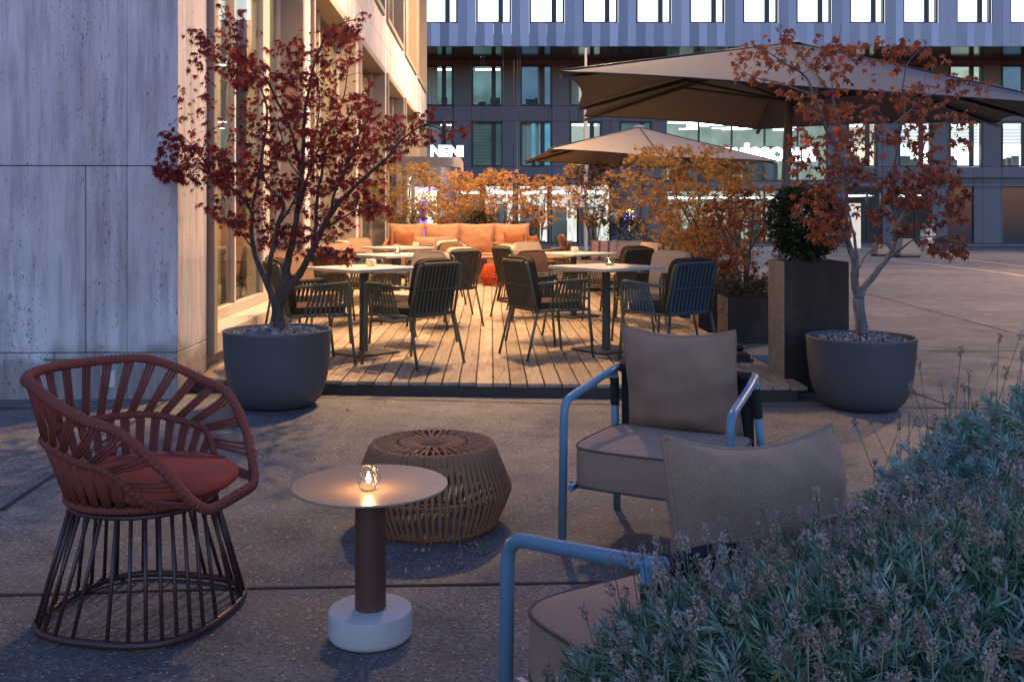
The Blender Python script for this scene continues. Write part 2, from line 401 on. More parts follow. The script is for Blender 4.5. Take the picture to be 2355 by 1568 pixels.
m_black_metal = mat('black_metal', (.022,.022,.024), .45)
m_pole_metal = mat('grey_pole_paint', (.10,.10,.115), .4)
m_steel_light = mat('pale_steel', (.42,.42,.45), .35, .4)
m_chrome = mat('brushed_steel', (.6,.6,.62), .28, .9, var=.05)
m_fac_dark = mat('dark_facade_panel', (.150,.142,.150), .5, var=.08, scale=.6, spec=.4, tintvar=.10)
m_fac_frame = mat('black_window_frame', (.012,.013,.017), .4)
m_soffit = mat('glossy_soffit', (.035,.04,.055), .12, var=.2, scale=.4, spec=.8)
m_clad = mat('folded_metal_cladding', (.36,.38,.46), .42, .2, var=.05, scale=.5, tintvar=.30)
m_sign_panel = mat('sign_panel_paint', (.62,.55,.52), .6)
m_yellow_line = mat('road_marking_paint', (.50,.43,.30), .8, var=.25, scale=12)
# ------------------------------------------------------------------ ground
def gz(y): return 0.0 if y < 22 else -0.65*min(1, (y-22)/36)
g = MB()
ys = [-8, -2, 2, 4, 6, 8, 10, 14, 18, 22, 28, 34, 40, 46, 52, 58, 70, 120]
xs = [-90, -40, -12, -6, -3, 0, 3, 6, 10, 20, 40, 90]
g.sheet([[V((x, y, gz(y))) for x in xs] for y in ys])
tag(g.build('ground', m_ground), kind='structure')
j = MB()
def groove(a, b, wd=.016, z=.0035):
    a, b = V((a[0], a[1], 0)), V((b[0], b[1], 0)); t = (b-a); L = t.length; t.normalize(); nn = V((-t.y, t.x, 0))
    N = max(2, int(L/.18)); l = []; r_ = []
    for i in range(N+1):
        p = a+t*(L*i/N); wv = wd*(.5+.28*NZ.noise(p*3.1)); q = nn*(.004*NZ.noise(p*2.3+V((7,0,0))))
        zz = gz(p.y)+z
        l.append(p+q-nn*wv+V((0,0,zz))); r_.append(p+q+nn*wv+V((0,0,zz)))
    j.sheet([l, r_])
q = lambda x, y: G(x, y)
groove(q(0,1175), q(383,921), .024); groove(q(-200,1374), q(640,1352), .018); groove(q(640,1352), q(1400,1339), .018); groove(q(1400,1339), q(2700,1315), .018)
groove(q(-100,940), q(390,938), .014); groove(q(640,912), q(1300,929), .014); groove(q(1300,929), q(2500,942), .014)
groove(q(2094,901), q(2190,935), .014); groove(q(1600,951-20), q(1605,931), .01); pass
groove((2.55, 9.4), (30, 9.0), .016); groove((2.6, 13.2), (40, 12.4), .016); groove((5.2, 6.7), (6.0, 21), .016)
tag(j.build('paving_joints', m_joint), kind='structure')
ml = MB()
def stripe(a, b, wd):
    a, b = V(a), V(b); t = (b-a).normalized(); nn = V((-t.y, t.x, 0))*wd/2; N = 12; l = []; r_ = []
    for i in range(N+1):
        p = a.lerp(b, i/N); p.z = gz(p.y)+.004; l.append(p-nn); r_.append(p+nn)
    ml.sheet([l, r_])
def far_ground(x, y):
    d = 12
    for _ in range(40): d = F*(CH-gz(d))/(y-490)
    return P(x, y, d)
stripe(far_ground(2040,597), far_ground(2480,655), .13); stripe(far_ground(2150,589), far_ground(2480,629), .13)
tag(ml.build('road_marking', m_yellow_line), kind='structure')
# ------------------------------------------------------------------ timber terrace
dk = MB(); DZ = .10; bw = .121; rnd = random.Random(3)
u = -2.16; i = 0
while u < 2.18:
    # front ends follow the slanting edge of the terrace
    yf = 7.17 - .104*(u+1.28) + rnd.uniform(-.012, .012)
    seams = [yf]; p = yf + rnd.choice((2.2, 3.4, 4.2, 5.0))
    while p < 20.3: seams.append(p); p += 4.2
    seams.append(20.4)
    for a, b in zip(seams[:-1], seams[1:]):
        dz = rnd.uniform(-.0025, .0025)
        dk.bbox(u+.004, u+bw-.004, a+.002, b-.002, DZ-.027+dz, DZ+dz, .004, rnd.random(), 0, TER)
    u += bw; i += 1
dk.box(-2.16, 2.2, 7.35, 20.4, .012, .058, .3, 1, TER)
t = atan2(-.104, 1)
fm = TER @ M.Translation((-1.28, 7.17, 0)) @ M.Rotation(t, 4, 'Z')
dk.bbox(-.92, 3.42, .012, .05, .0, .071, .004, .4, 1, fm)  # fascia board, shadow on it put into the dark colour
for a in (7.5, 9, 10.5, 12): dk.box(-2.1, 2.15, a, a+.06, .06, .072, .2, 1, TER)
tag(dk.build('timber_terrace', [m_plank, m_dark_under]), kind='structure')
# ------------------------------------------------------------------ travertine building on the left
bl = empty('travertine_building', (-2.5, 7.2, 0), 0, 'travertine clad building with tall bronze framed windows beside the timber terrace', 'building')
UB = -2.19; VC = 7.02; VEND = 34.2; HB = 12.5
def loc(o):  # parent without moving
    o.parent = bl; o.matrix_parent_inverse = M.Translation((2.5, -7.2, 0)); return o
lowwin = [(7.75+4.4*k, 11.55+4.4*k) for k in range(6)]
sw = MB()
def side_slab(v0, v1, z0, z1, g_=.003):
    if v1-v0 > .02 and z1-z0 > .02: sw.bbox(UB-.35, UB, v0+g_, v1-g_, z0+g_, z1-g_, .003, mat=TER)
# side face: piers, lintel band, upper piers
piers = [(VC, 7.75)] + [(lowwin[k][1], lowwin[k+1][0]) for k in range(5)] + [(lowwin[5][1], VEND)]
for a, b in piers:
    for z0, z1 in ((-.02,.325), (.325,1.63), (1.63,2.95), (2.95,4.25), (5.3,6.6), (6.6,8.0), (8.0,9.4)): side_slab(a, b, z0, z1)
for k in range(6): side_slab(lowwin[k][0], lowwin[k][1], -.02, .20)
v = VC
while v < VEND-.1:
    nx = min(v+2.2, VEND)
    side_slab(v, nx, 4.25, 4.78); side_slab(v, nx, 4.78, 5.3); side_slab(v, nx, 9.4, 10.9); side_slab(v, nx, 10.9, HB); v = nx
# front face
xj = [-9.0, -7.2, -5.4, -3.62, -2.82+.0]
def front_slab(u0, u1, z0, z1, g_=.003): sw.bbox(u0+g_, u1-g_, VC, VC+.3, z0+g_, z1-g_, .003, mat=TER)
ucorner = UB-.352
rows = [(-.02, .325, (-9, -6.1, -4.6, -3.05, ucorner)), (.325, 1.63, (-9, -7.3, -5.7, -4.2, -2.83, ucorner)), (1.63, 4.25, (-9, -6.5, -4.3, ucorner)), (4.25, 7, (-9, -6, ucorner)), (7, HB, (-9, -6, ucorner))]
for z0, z1, us in rows:
    for a, b in zip(us[:-1], us[1:]): front_slab(a, b, z0, z1)
# narrow return of the corner slabs so that the corner reads as one block
for z0, z1 in ((-.02,.325), (.325,1.63), (1.63,2.95), (2.95,4.25), (4.25,7), (7,HB)): sw.bbox(ucorner+.0005, UB-.0005, VC-.0, VC+.004, z0+.003, z1-.003, .001, mat=TER)
loc(sw.build('wall', m_stone))
bk = MB(); bk.box(-9, UB-.36, VC+.25, VC+.32, 0, HB, mat=TER); bk.box(UB-.37, UB-.36, VC+.3, 7.74, 0, HB, mat=TER)
bk.box(-9, UB-.355, VC, VEND, HB-.2, HB, mat=TER); bk.box(-9, UB-.36, VEND-.05, VEND, 0, HB, mat=TER)
loc(bk.build('wall_core', m_blackgap))
pl = MB(); a = G(175, 825+40); 
pl.bbox(-3.12, -2.73, VC-.006, VC+.01, .268, .284, .002, mat=TER); loc(pl.build('vent_slot', mat('bronze_slot', (.16,.12,.08), .5)))
pl = MB(); pl.bbox(-2.72, -2.62, VC-.012, VC+.01, .08, .20, .005, mat=TER); loc(pl.build('cover_plate', mat('cover_plate_stone', (.55,.5,.46), .6)))
m_room_w = mat('warm_room_wall', (.62,.50,.36), .8, var=.06); m_room_fl = mat('room_floor', (.25,.18,.12), .5)
m_lampstrip = emit('ceiling_light_panel', (1,.74,.46), 60.0)
m_curtain = fabric('cream_curtain', (.62,.52,.40), 30, .06, .1); m_panel = mat('cream_shutter_panel', (.60,.52,.42), .5, var=.05, scale=2)
for k, (a, b) in enumerate(lowwin):
    for up in (0, 1):
        z0, z1 = ((.20, 4.25), (5.3, 9.4))[up]
        f = MB(); D0 = UB-.30; pr = UB+.05
        jw = .11
        if not up:
            f.bbox(D0, pr, a+.012, a+jw, z0, z1-.01, .006, mat=TER); f.bbox(D0, pr, b-jw, b-.012, z0, z1-.01, .006, mat=TER)
            f.bbox(D0, pr, a+jw, b-jw, z1-.13, z1-.01, .006, mat=TER)
        else:
            f.bbox(D0, pr, a+.012, a+jw, z0+.01, z1, .006, mat=TER); f.bbox(D0, pr, b-jw, b-.012, z0+.01, z1, .006, mat=TER)
            f.bbox(D0, pr, a+jw, b-jw, z0+.01, z0+.12, .006, mat=TER)
        fo = loc(f.build('window', m_bronze)); 
        s_ = MB()
        if not up:
            s_.bbox(D0, pr-.004, a+jw, b-jw, z0, z0+.16, .004, mat=TER)
            s_.bbox(UB-.28, UB-.20, a+jw, b-jw, z0+.161, z0+.26, .004, mat=TER)
        for mv in (a+jw+.02, (a+b)/2-.05 if k else a+1.62, b-jw-.07):
            s_.bbox(UB-.285, UB-.205, mv, mv+.055, z0+.26, z1-.14, .004, mat=TER)
        if k == 0: s_.bbox(UB-.285, UB-.205, a+2.8, a+3.1, z0+.26, z1-.14, .004, mat=TER)
        so = s_.build('frame', m_bronze_lt, fo)
        p_ = MB(); p_.box(UB-.245, UB-.239, a+jw+.02, b-jw-.02, z0+.12, z1-.05, mat=TER); p_.build('pane', m_glass, fo)
        r_ = MB(); ub = UB-2.6
        r_.quad(*[W(*q) for q in ((ub,a,z0),(ub,b,z0),(ub,b,z1),(ub,a,z1))]); r_.quad(*[W(*q) for q in ((UB-.31,a,z1-.2),(UB-.31,b,z1-.2),(ub,b,z1-.2),(ub,a,z1-.2))])
        r_.quad(*[W(*q) for q in ((UB-.31,a,z0),(UB-.31,b,z0),(ub,b,z0),(ub,a,z0))], mi=1)
        for vv in (a, b): r_.quad(*[W(*q) for q in ((UB-.31,vv,z0),(ub,vv,z0),(ub,vv,z1),(UB-.31,vv,z1))])
        for q_ in (0, 1, 2):
            for w_ in (.8, 1.7): r_.box(UB-w_-.12, UB-w_+.12, a+.5+q_*1.2, a+1.1+q_*1.2, z1-.24, z1-.22, mi=2, mat=TER)
        r_.build('room', [m_room_w, m_room_fl, m_lampstrip], fo)
        c_ = MB()
        if k == 0 and not up: spans = [(a+3.2, b-jw-.02)]
        elif k % 2: spans = [(a+jw+.05, a+1.5), (a+1.8, b-jw-.1)]
        else: spans = [(a+jw+.1, a+2.2), (a+2.5, b-jw-.05)]
        for c0, c1 in spans:
            n = int((c1-c0)/.05); row = []
            for i in range(n+1):
                vv = c0+(c1-c0)*i/n; uu = UB-.42+.02*sin(i*1.9)+.012*sin(i*.7)
                row.append((uu, vv))
            c_.sheet([[W(u_, v_, z0+.05) for u_, v_ in row], [W(u_, v_, z1-.16) for u_, v_ in row]])
        c_.build('curtain', m_curtain, fo, smooth=True)
        if k == 0 and not up:
            q_ = MB(); q_.bbox(UB-.52, UB-.46, a+2.30, a+3.15, z0+.02, z1-.22, .01, mat=TER); q_.build('screen', mat('grey_room_screen', (.10,.105,.12), .6), fo)
# entrance lobby with its glowing name
lob = empty('entrance_lobby', W(UB, 24.0), 0, 'rounded entrance lobby with glowing letters NENI on its roof', 'entrance')
def lk(o): o.parent = lob; o.matrix_parent_inverse = M.Translation(lob.location).inverted(); return o
def lobby_plan(off=0, n=10):
    pts = [(UB, 23.0-off)]; rr = .55+off
    pts += [(UB+1.42-.55+rr*sin(a_), 23.55-rr*cos(a_)) for a_ in [pi/2*i/n for i in range(n+1)]]
    pts += [(UB+1.42+off, 26.0), (UB, 26.0)]
    return pts
def prism(mb, pts, z0, z1, mi=0):
    n = len(pts); vs = [W(u_, v_, z0) for u_, v_ in pts]+[W(u_, v_, z1) for u_, v_ in pts]
    mb.add(vs, [(i_, (i_+1) % n, n+(i_+1) % n, n+i_) for i_ in range(n)]+[tuple(range(n))[::-1], tuple(range(n, 2*n))], mi=mi)
o_ = MB(); prism(o_, lobby_plan(.06), 2.37, 2.60); lk(o_.build('roof', m_bronze))
o_ = MB(); prism(o_, [(u_, v_) for u_, v_ in lobby_plan(-.06)], .1, .3); lk(o_.build('plinth', m_bronze))
o_ = MB()
for u0, u1 in ((UB+.02, UB+.16), (UB+.36, UB+.44), (UB+.98, UB+1.06)): o_.bbox(u0, u1, 22.95, 23.03, .1, 2.37, .01, mat=TER)
o_.bbox(UB+.16, UB+1.06, 22.955, 23.025, 2.27, 2.37, .01, mat=TER); o_.bbox(UB+.44, UB+.98, 22.96, 23.02, .95, 1.03, .01, mat=TER); o_.bbox(UB+.44, UB+.98, 22.96, 23.02, 1.90, 2.27, .01, mat=TER)
lk(o_.build('door_frame', m_bronze_lt))
o_ = MB(); o_.box(UB+.5, UB+.95, 22.93, 22.945, 2.13, 2.15, mat=TER); lk(o_.build('door_closer', m_black_metal))
o_ = MB(); o_.box(UB+.16, UB+.36, 22.985, 22.992, .3, 2.27, mat=TER); o_.box(UB+.44, UB+.98, 22.985, 22.992, .3, 1.90, mat=TER); lk(o_.build('pane', m_glass_far))
o_ = MB(); prism(o_, [(u_*1.0, v_) for u_, v_ in [(UB+1.06,23.02)]+lobby_plan(-.02)[2:12]+[(UB+1.38,24.5),(UB+1.30,24.5),(UB+1.0,23.2)]], .1, 2.37); lk(o_.build('curved_side', mat('purple_lit_chrome', (.5,.45,.55), .18, .85)))
o_ = MB(); o_.quad(*[W(*q) for q in ((UB+.1,25.2,.1),(UB+1.05,25.2,.1),(UB+1.05,25.2,2.3),(UB+.1,25.2,2.3))]); lk(o_.build('backlit_wall', emit('lobby_glow', (1,.80,.55), 2.2, .35, 1.2)))
o_ = MB(); o_.box(UB+.44, UB+1.3, 23.25, 23.35, 1.80, 1.88, mat=TER); lk(o_.build('light_strip', emit('violet_strip', (.45,.28,1.0), 7)))
o_ = MB(); o_.box(UB+.5, UB+.68, 23.6, 23.64, .3, 1.6, mat=TER); lk(o_.build('violet_panel', emit('violet_panel_light', (.30,.16,1.0), 2.2)))
def letters(name, text, size, loc_, rz, m_, parent, ext=.03, bold=.012, align='CENTER', lean=pi/2):
    cu = bpy.data.curves.new(name, 'FONT'); cu.body = text; cu.size = size; cu.extrude = ext; cu.offset = bold; cu.align_x = align
    o = bpy.data.objects.new(name, cu); C.objects.link(o)
    dg = bpy.context.evaluated_depsgraph_get(); me = bpy.data.meshes.new_from_object(o.evaluated_get(dg))
    bpy.data.objects.remove(o); o = bpy.data.objects.new(name, me); C.objects.link(o); me.materials.clear(); me.materials.append(m_)
    o.location = loc_; o.rotation_euler = (lean, 0, rz)
    if parent is not None: o.parent = parent; o.matrix_parent_inverse = M.Translation(parent.location).inverted()
    return o
m_letter_neni = emit('white_violet_letters', (.72,.75,1.0), 5)
letters('letters', 'NENI', .34, W(UB+1.18, 23.1, 2.62), A0+R(12), m_letter_neni, lob, .04, .014)
# ------------------------------------------------------------------ office building across the square
YB = 58.0; YT = 53.2
ob = empty('office_building', (10, YB, -.65), 0, 'dark office block across the square with lit windows and folded blue cladding above', 'building')
def ol(o): o.parent = ob; o.matrix_parent_inverse = M.Translation((-10, -YB, .65)); return o
def bx(x, d): return (x-1177.5)*d/F
def bz(y, d): return CH+(490-y)*d/F
def holes_wall(mb, x0, x1, z0, z1, holes, y, depth, pitch=None):
    xs_ = sorted({x0, x1, *[h[0] for h in holes], *[h[1] for h in holes]}); zs_ = sorted({z0, z1, *[h[2] for h in holes], *[h[3] for h in holes]})
    for a, b in zip(xs_[:-1], xs_[1:]):
        for c, d in zip(zs_[:-1], zs_[1:]):
            cx, cz = (a+b)/2, (c+d)/2
            if any(h[0] < cx < h[1] and h[2] < cz < h[3] for h in holes): continue
            mb.bbox(a+.008, b-.008, y, y+depth, c+.008, d-.008, .006, random.random())
colsL = [(968,1043), (1084,1157), (1196,1270), (1310,1384), (1425,1499)]
colsR = [(1949,2018), (2067,2144), (2183,2261), (2303,2381), (2421,2499), (2539,2617)]
rowsW = [(149,244), (279,384)]
holes = []
wins = []
for (a, b) in colsL+colsR:
    for ri, (t_, bt) in enumerate(rowsW):
        h = (bx(a, YB), bx(b, YB), bz(bt, YB), bz(t_, YB)); holes.append(h); wins.append((h, ri, (a, b)))
gx0, gx1 = bx(1532, YB), bx(1905, YB)
holes.append((gx0, gx1, bz(418, YB), bz(100, YB)))
gr_ = []
for (a, b) in [(1042,1106), (1113,1182), (1190,1262), (1268,1330), (1338,1405)]: gr_.append((bx(a, YB), bx(b, YB), -.5, bz(421, YB)))
gr2 = (gx0, gx1, -.5, bz(434, YB))
gr3 = [(bx(a, YB), bx(b, YB), -.45, bz(430, YB)) for a, b in ((1949,2030), (2060,2144), (2180,2240), (2307,2390), (2425,2500))]
holes += gr_+[gr2]+gr3
fw = MB(); holes_wall(fw, -30, 40, -.66, 10.4, holes, YB, .4); ol(fw.build('wall', m_fac_dark))
fk = MB(); fk.box(-30, 40, YB+.41, YB+.5, -.66, -.5); 
for a, b in ((1000,1532), (1905,2700)): fk.bbox(bx(a,YB), bx(b,YB), YB-.06, YB-.002, bz(413,YB), bz(408,YB), .01)
ol(fk.build('ledge', m_fac_frame))
ROOM = {}
def roomset(key, c, s, var=.35):
    ROOM[key] = emit('lit_room_'+key, c, s, var, .8)
roomset('white', (.93,.97,1.0), 2.6, .12); roomset('teal', (.25,.42,.43), .75, .6); roomset('blue', (.17,.30,.46), .7, .4); roomset('cyan', (.16,.50,.72), .9, .5)
roomset('dim', (.22,.36,.38), .55, .5); roomset('pale', (.60,.68,.60), 1.0, .4); roomset('warm', (1.0,.86,.66), 1.6, .3); roomset('grey', (.10,.13,.18), .25, .5); roomset('hall', (.50,.62,.56), .75, .45)
m_lightbar = emit('office_light_bar', (.92,.97,1), 9); m_deskdark = mat('office_furniture', (.06,.07,.08), .6); m_deskred = mat('red_chair_plastic', (.5,.08,.05), .5)
m_curt_far = mat('office_curtain', (.62,.58,.48), .8); m_blind = mat('venetian_blind', (.35,.38,.38), .5)
def office_window(h, y, kind, curtain=0, blind=0, desk=0, split=.70, dep=.18, bars=0):
    x0, x1, z0, z1 = h; wd = x1-x0
    f = MB(); fr = .11
    f.bbox(x0+.009, x0+fr, y-.012, y+.3, z0+.009, z1-.009, .008); f.bbox(x1-fr, x1-.009, y-.012, y+.3, z0+.009, z1-.009, .008)
    f.bbox(x0+fr, x1-fr, y-.012, y+.3, z1-fr, z1-.009, .008); f.bbox(x0+fr, x1-fr, y-.012, y+.3, z0+.009, z0+fr*.8, .008)
    mx_ = x0+wd*split; f.bbox(mx_-.13, mx_+.13, y+dep-.04, y+dep+.08, z0+fr*.8, z1-fr, .008)
    fo = ol(f.build('window', m_fac_frame))
    p_ = MB(); p_.box(x0+fr*.6, x1-fr*.6, y+dep, y+dep+.012, z0+.05, z1-.05); p_.build('pane', m_glass_far, fo)
    r_ = MB(); yb = y+3.2; y1 = y+.42
    r_.quad((x0-.3,yb,z0), (x1+.3,yb,z0), (x1+.3,yb,z1), (x0-.3,yb,z1))
    r_.quad((x0-.3,y1,z1), (x1+.3,y1,z1), (x1+.3,yb,z1), (x0-.3,yb,z1)); r_.quad((x0-.3,y1,z0), (x1+.3,y1,z0), (x1+.3,yb,z0), (x0-.3,yb,z0))
    for xx in (x0-.3, x1+.3): r_.quad((xx,y1,z0), (xx,yb,z0), (xx,yb,z1), (xx,y1,z1))
    rn = random.Random(int(x0*37+z0*11))
    for i_ in range(desk):
        dx = x0+.2+rn.random()*(wd-.9); dh = rn.uniform(.3,.75); r_.bbox(dx, dx+rn.uniform(.2,.7), y+.9+i_*.3, y+1.1+i_*.3, z0, z0+dh, .02, mi=2 if (x0 < -.5 and y < 57) else 1)
    for i_ in range(bars): r_.box(x0+.2, x1-.2, y+.9+i_*.8, y+1.05+i_*.8, z1-.18, z1-.1, mi=3)
    r_.build('room', [ROOM[kind], m_deskdark, m_deskred, m_lightbar], fo)
    if curtain:
        c_ = MB()
        for c0, c1 in curtain:
            n = max(6, int((c1-c0)*wd/.06)); row = [(x0+wd*(c0+(c1-c0)*i_/n), y+.36+.035*sin(i_*1.7)) for i_ in range(n+1)]
            c_.sheet([[V((a_, b_, z0+.06)) for a_, b_ in row], [V((a_, b_, z1-.06)) for a_, b_ in row]])
        c_.build('curtain', m_curt_far, fo, smooth=True)
    if blind:
        b_ = MB(); zt = z1-.1
        while zt > z0+.12 + (1-blind)*(z1-z0):
            b_.add([V(q_) for q_ in ((x0+.12,y+.32,zt), (x1-.12,y+.32,zt), (x1-.12,y+.37,zt-.05), (x0+.12,y+.37,zt-.05))], [(0,1,2,3)]); zt -= .085
        b_.build('blind', m_blind, fo)
    return fo
specL = {(968,0): ('teal', [(.02,.5)], 0, 3, 1), (1084,0): ('teal', 0, 0, 3, 1), (1196,0): ('blue', [(.55,.68)], 0, 2, 0), (1310,0): ('pale', [(.0,.3)], 0, 2, 1), (1425,0): ('grey', 0, 0, 0, 0),
         (968,1): ('dim', [(.1,.6)], 0, 2, 1), (1084,1): ('dim', [(.68,.76)], 1, 0, 0), (1196,1): ('cyan', [(.0,.36), (.48,.6)], 0, 1, 0), (1310,1): ('pale', 0, 0, 0, 1), (1425,1): ('dim', 0, 0, 0, 0)}
for h, ri, (a, b) in wins:
    if a < 1900: k_, cu_, bl_, dk_, br_ = specL[(a, ri)]
    elif ri == 1: k_, cu_, bl_, dk_, br_ = ('white' if a != 1949 else 'warm', 0, .55 if a % 2 else 1, 3, 2)
    else: k_, cu_, bl_, dk_, br_ = (('pale', 'grey', 'pale', 'blue', 'dim', 'grey')[colsR.index((a, b))], 0, 0, 1, 0)
    office_window(h, YB, k_, cu_, bl_, dk_, bars=br_)
# glazed hall
def glazed(name, x0, x1, z0, z1, y, mull, room, extra=None, floors=()):
    f = MB(); x = x0
    for i_ in range(int((x1-x0)/mull)+2):
        xx = min(x0+i_*mull, x1-.03); f.bbox(xx-.05, xx+.05, y+.1, y+.26, z0, z1, .01)
    f.bbox(x0, x1, y+.12, y+.24, z0, z0+.12, .01); f.bbox(x0, x1, y+.12, y+.24, z1-.12, z1, .01)
    for zf in floors: f.bbox(x0, x1, y+.12, y+1.0, zf-.35, zf, .01)
    fo = ol(f.build(name, m_fac_frame))
    p_ = MB(); p_.box(x0, x1, y+.17, y+.182, z0, z1); p_.build('pane', m_glass_far, fo)
    r_ = MB(); yb = y+7; levels = [z0, *floors, z1]
    for c, d in zip(levels[:-1], levels[1:]):
        r_.quad((x0,yb,c), (x1,yb,c), (x1,yb,d), (x0,yb,d)); r_.quad((x0,y+.5,d-.36), (x1,y+.5,d-.36), (x1,yb,d-.36), (x0,yb,d-.36))
        rn = random.Random(int(c*10)); 
        for i_ in range(26):
            xx = rn.uniform(x0+.3, x1-1.3); yy = rn.uniform(y+1, y+6.5); r_.box(xx, xx+rn.uniform(.6,1.6), yy, yy+.22, d-.5, d-.44, mi=3)
        for i_ in range(14):
            xx = rn.uniform(x0+.2, x1-.9); hh = rn.uniform(.6,2.3); r_.bbox(xx, xx+rn.uniform(.25,.9), y+rn.uniform(3,6.4), y+6.6, c, c+hh, .02, mi=1)
    for xx in (x0, x1): r_.quad((xx,y+.45,z0), (xx,yb,z0), (xx,yb,z1), (xx,y+.45,z1))
    r_.build('room', [room, m_deskdark, m_deskred, m_lightbar], fo)
    return fo
glazed('glazed_hall', gx0, gx1, bz(418,YB), bz(100,YB), YB, 1.925, ROOM['hall'], floors=(bz(258,YB),))
roomset('shop', (1.0,.93,.84), 1.5, .6)
for k_, h in enumerate(gr_): glazed('shop_window', *h[:2], h[2], h[3], YB, h[1]-h[0], ROOM['shop' if k_ not in (0,) else 'teal'])
glazed('shop_window', gx0, gx1, -.5, bz(434,YB), YB, 1.925, ROOM['pale'])
for k_, h in enumerate(gr3):
    f = MB(); f.bbox(h[0]+.01, h[1]-.01, YB+.15, YB+.3, h[2], h[3]-.01, .02); fo = ol(f.build('dark_panel_door', mat('dark_glazed_panel', (.05,.055,.06), .12, var=.2, spec=.6))) if k_ in (2, 3, 4) else glazed('shop_window', *h, YB, 1.2, ROOM['grey'])
letters('letters', 'swisscom', 1.5, (bx(1758,YB), YB-.25, bz(369,YB)), 0, emit('white_sign_letters', (.80,.74,1.0), 10), ob, .1, .05)
# overhanging storey: soffit and folded cladding
zs = bz(107, YT)
so_ = MB(); so_.box(-30, 45, YT+.12, YB+.05, zs, zs+.15); ol(so_.build('soffit', m_soffit))
cl = MB(); bay = 123*YT/F; x_first = bx(1094, YT)
topw = []
zt0, zt1 = bz(53, YT), bz(-70, YT)
prof = lambda i_: (0 if i_ % 2 == 0 else .14)
fx = bay/6.0
nb0 = -8
def clad_strip(xa, n, z0, z1):
    ti = random.random()
    for i_ in range(n):
        a, b = xa+i_*fx, xa+(i_+1)*fx; ya, yb_ = YT-prof(i_), YT-prof(i_+1)
        ti = random.random()*.5+(.5 if i_ % 2 else 0)  # every second facet lighter: light on the folds put into the tint
        vs = [V((a+.004,ya,z0)), V((b-.004,yb_,z0)), V((b-.004,yb_,z1)), V((a+.004,ya,z1)), V((a+.004,YT+.12,z0)), V((b-.004,YT+.12,z0)), V((b-.004,YT+.12,z1)), V((a+.004,YT+.12,z1))]
        cl.add(vs, [(0,1,2,3), (0,4,5,1), (3,2,6,7), (0,3,7,4), (1,5,6,2)], ti)
for k_ in range(-10, 14):
    xb = x_first+k_*bay
    wx0, wx1 = xb, xb+bay*4/6
    clad_strip(wx0, 4, zs, zt0-.01)          # sill panels
    clad_strip(wx1, 2, zs, zt1+2.2)          # pier
    clad_strip(wx0, 4, zt1, zt1+2.2)
    topw.append((wx0, wx1, zt0, zt1))
ol(cl.build('cladding', m_clad))
for k_, h in enumerate(topw):
    if bx(900,YT) < h[1] and h[0] < bx(2450,YT):
        office_window(h, YT+.13, 'white', 0, 0, (0,0,0,0,0,0,0,0,0,1,1,0,0,0,2,2,0,3,0,0,0,0,0,0)[(k_+10) % 24] if k_ > 2 else (2 if k_ < 1 else 0), bars=2, dep=.12)
rf = MB(); rf.box(-30, 45, YT+.5, YB+12, zt1+2.2, zt1+2.5); rf.box(-30, 45, YT+3.6, YT+3.7, zs+.2, zt1+2.2); ol(rf.build('roof', m_fac_dark))
# ------------------------------------------------------------------ soft furnishings
def pillow(w_, h_, t_, n=22, pinch=.055, seed=1, wr=.012, sag=.0):
    """square pillow in its own x (width), z (height), y (thickness); outline pulled in between drawn-out corners"""
    mb = MB(); front = []; back = []
    so = V((seed*3.7, seed*1.3, 0))
    for i in range(n+1):
        rf_, rb_ = [], []
        for k in range(n+1):
            u_, v_ = -1+2*k/n, -1+2*i/n
            x = u_*w_/2*(1-pinch*2*(1-v_*v_)*abs(u_)**3)
            z = v_*h_/2*(1-pinch*2*(1-u_*u_)*abs(v_)**3) - sag*(1-u_*u_)*max(0, v_)**2
            ck = 1-.030*(abs(u_*v_))**5; x *= ck; z *= ck
            th = t_/2*((1-abs(u_)**2.6)*(1-abs(v_)**2.6))**.55
            p = V((u_*2.2, v_*2.2, 0))+so
            edge = max(abs(u_), abs(v_))
            th += wr*(NZ.noise(p*1.1)+.6*NZ.noise(V((u_*5, v_*1.4, 3))+so)*edge**3+.6*NZ.noise(V((u_*1.4, v_*5, 9))+so)*edge**3)*(1-edge**8)
            rf_.append(V((x, -th, z))); rb_.append(V((x, th*.9, z)))
        front.append(rf_); back.append(rb_)
    mb.sheet(front); mb.sheet([list(reversed(r_)) for r_ in back])
    # piping round the rim
    rim = [front[0][k] for k in range(n+1)]+[front[i][n] for i in range(1, n+1)]+[front[n][k] for k in range(n-1, -1, -1)]+[front[i][0] for i in range(n-1, 0, -1)]
    mb.tube(rim, .0045, 6, closed=True)
    return mb
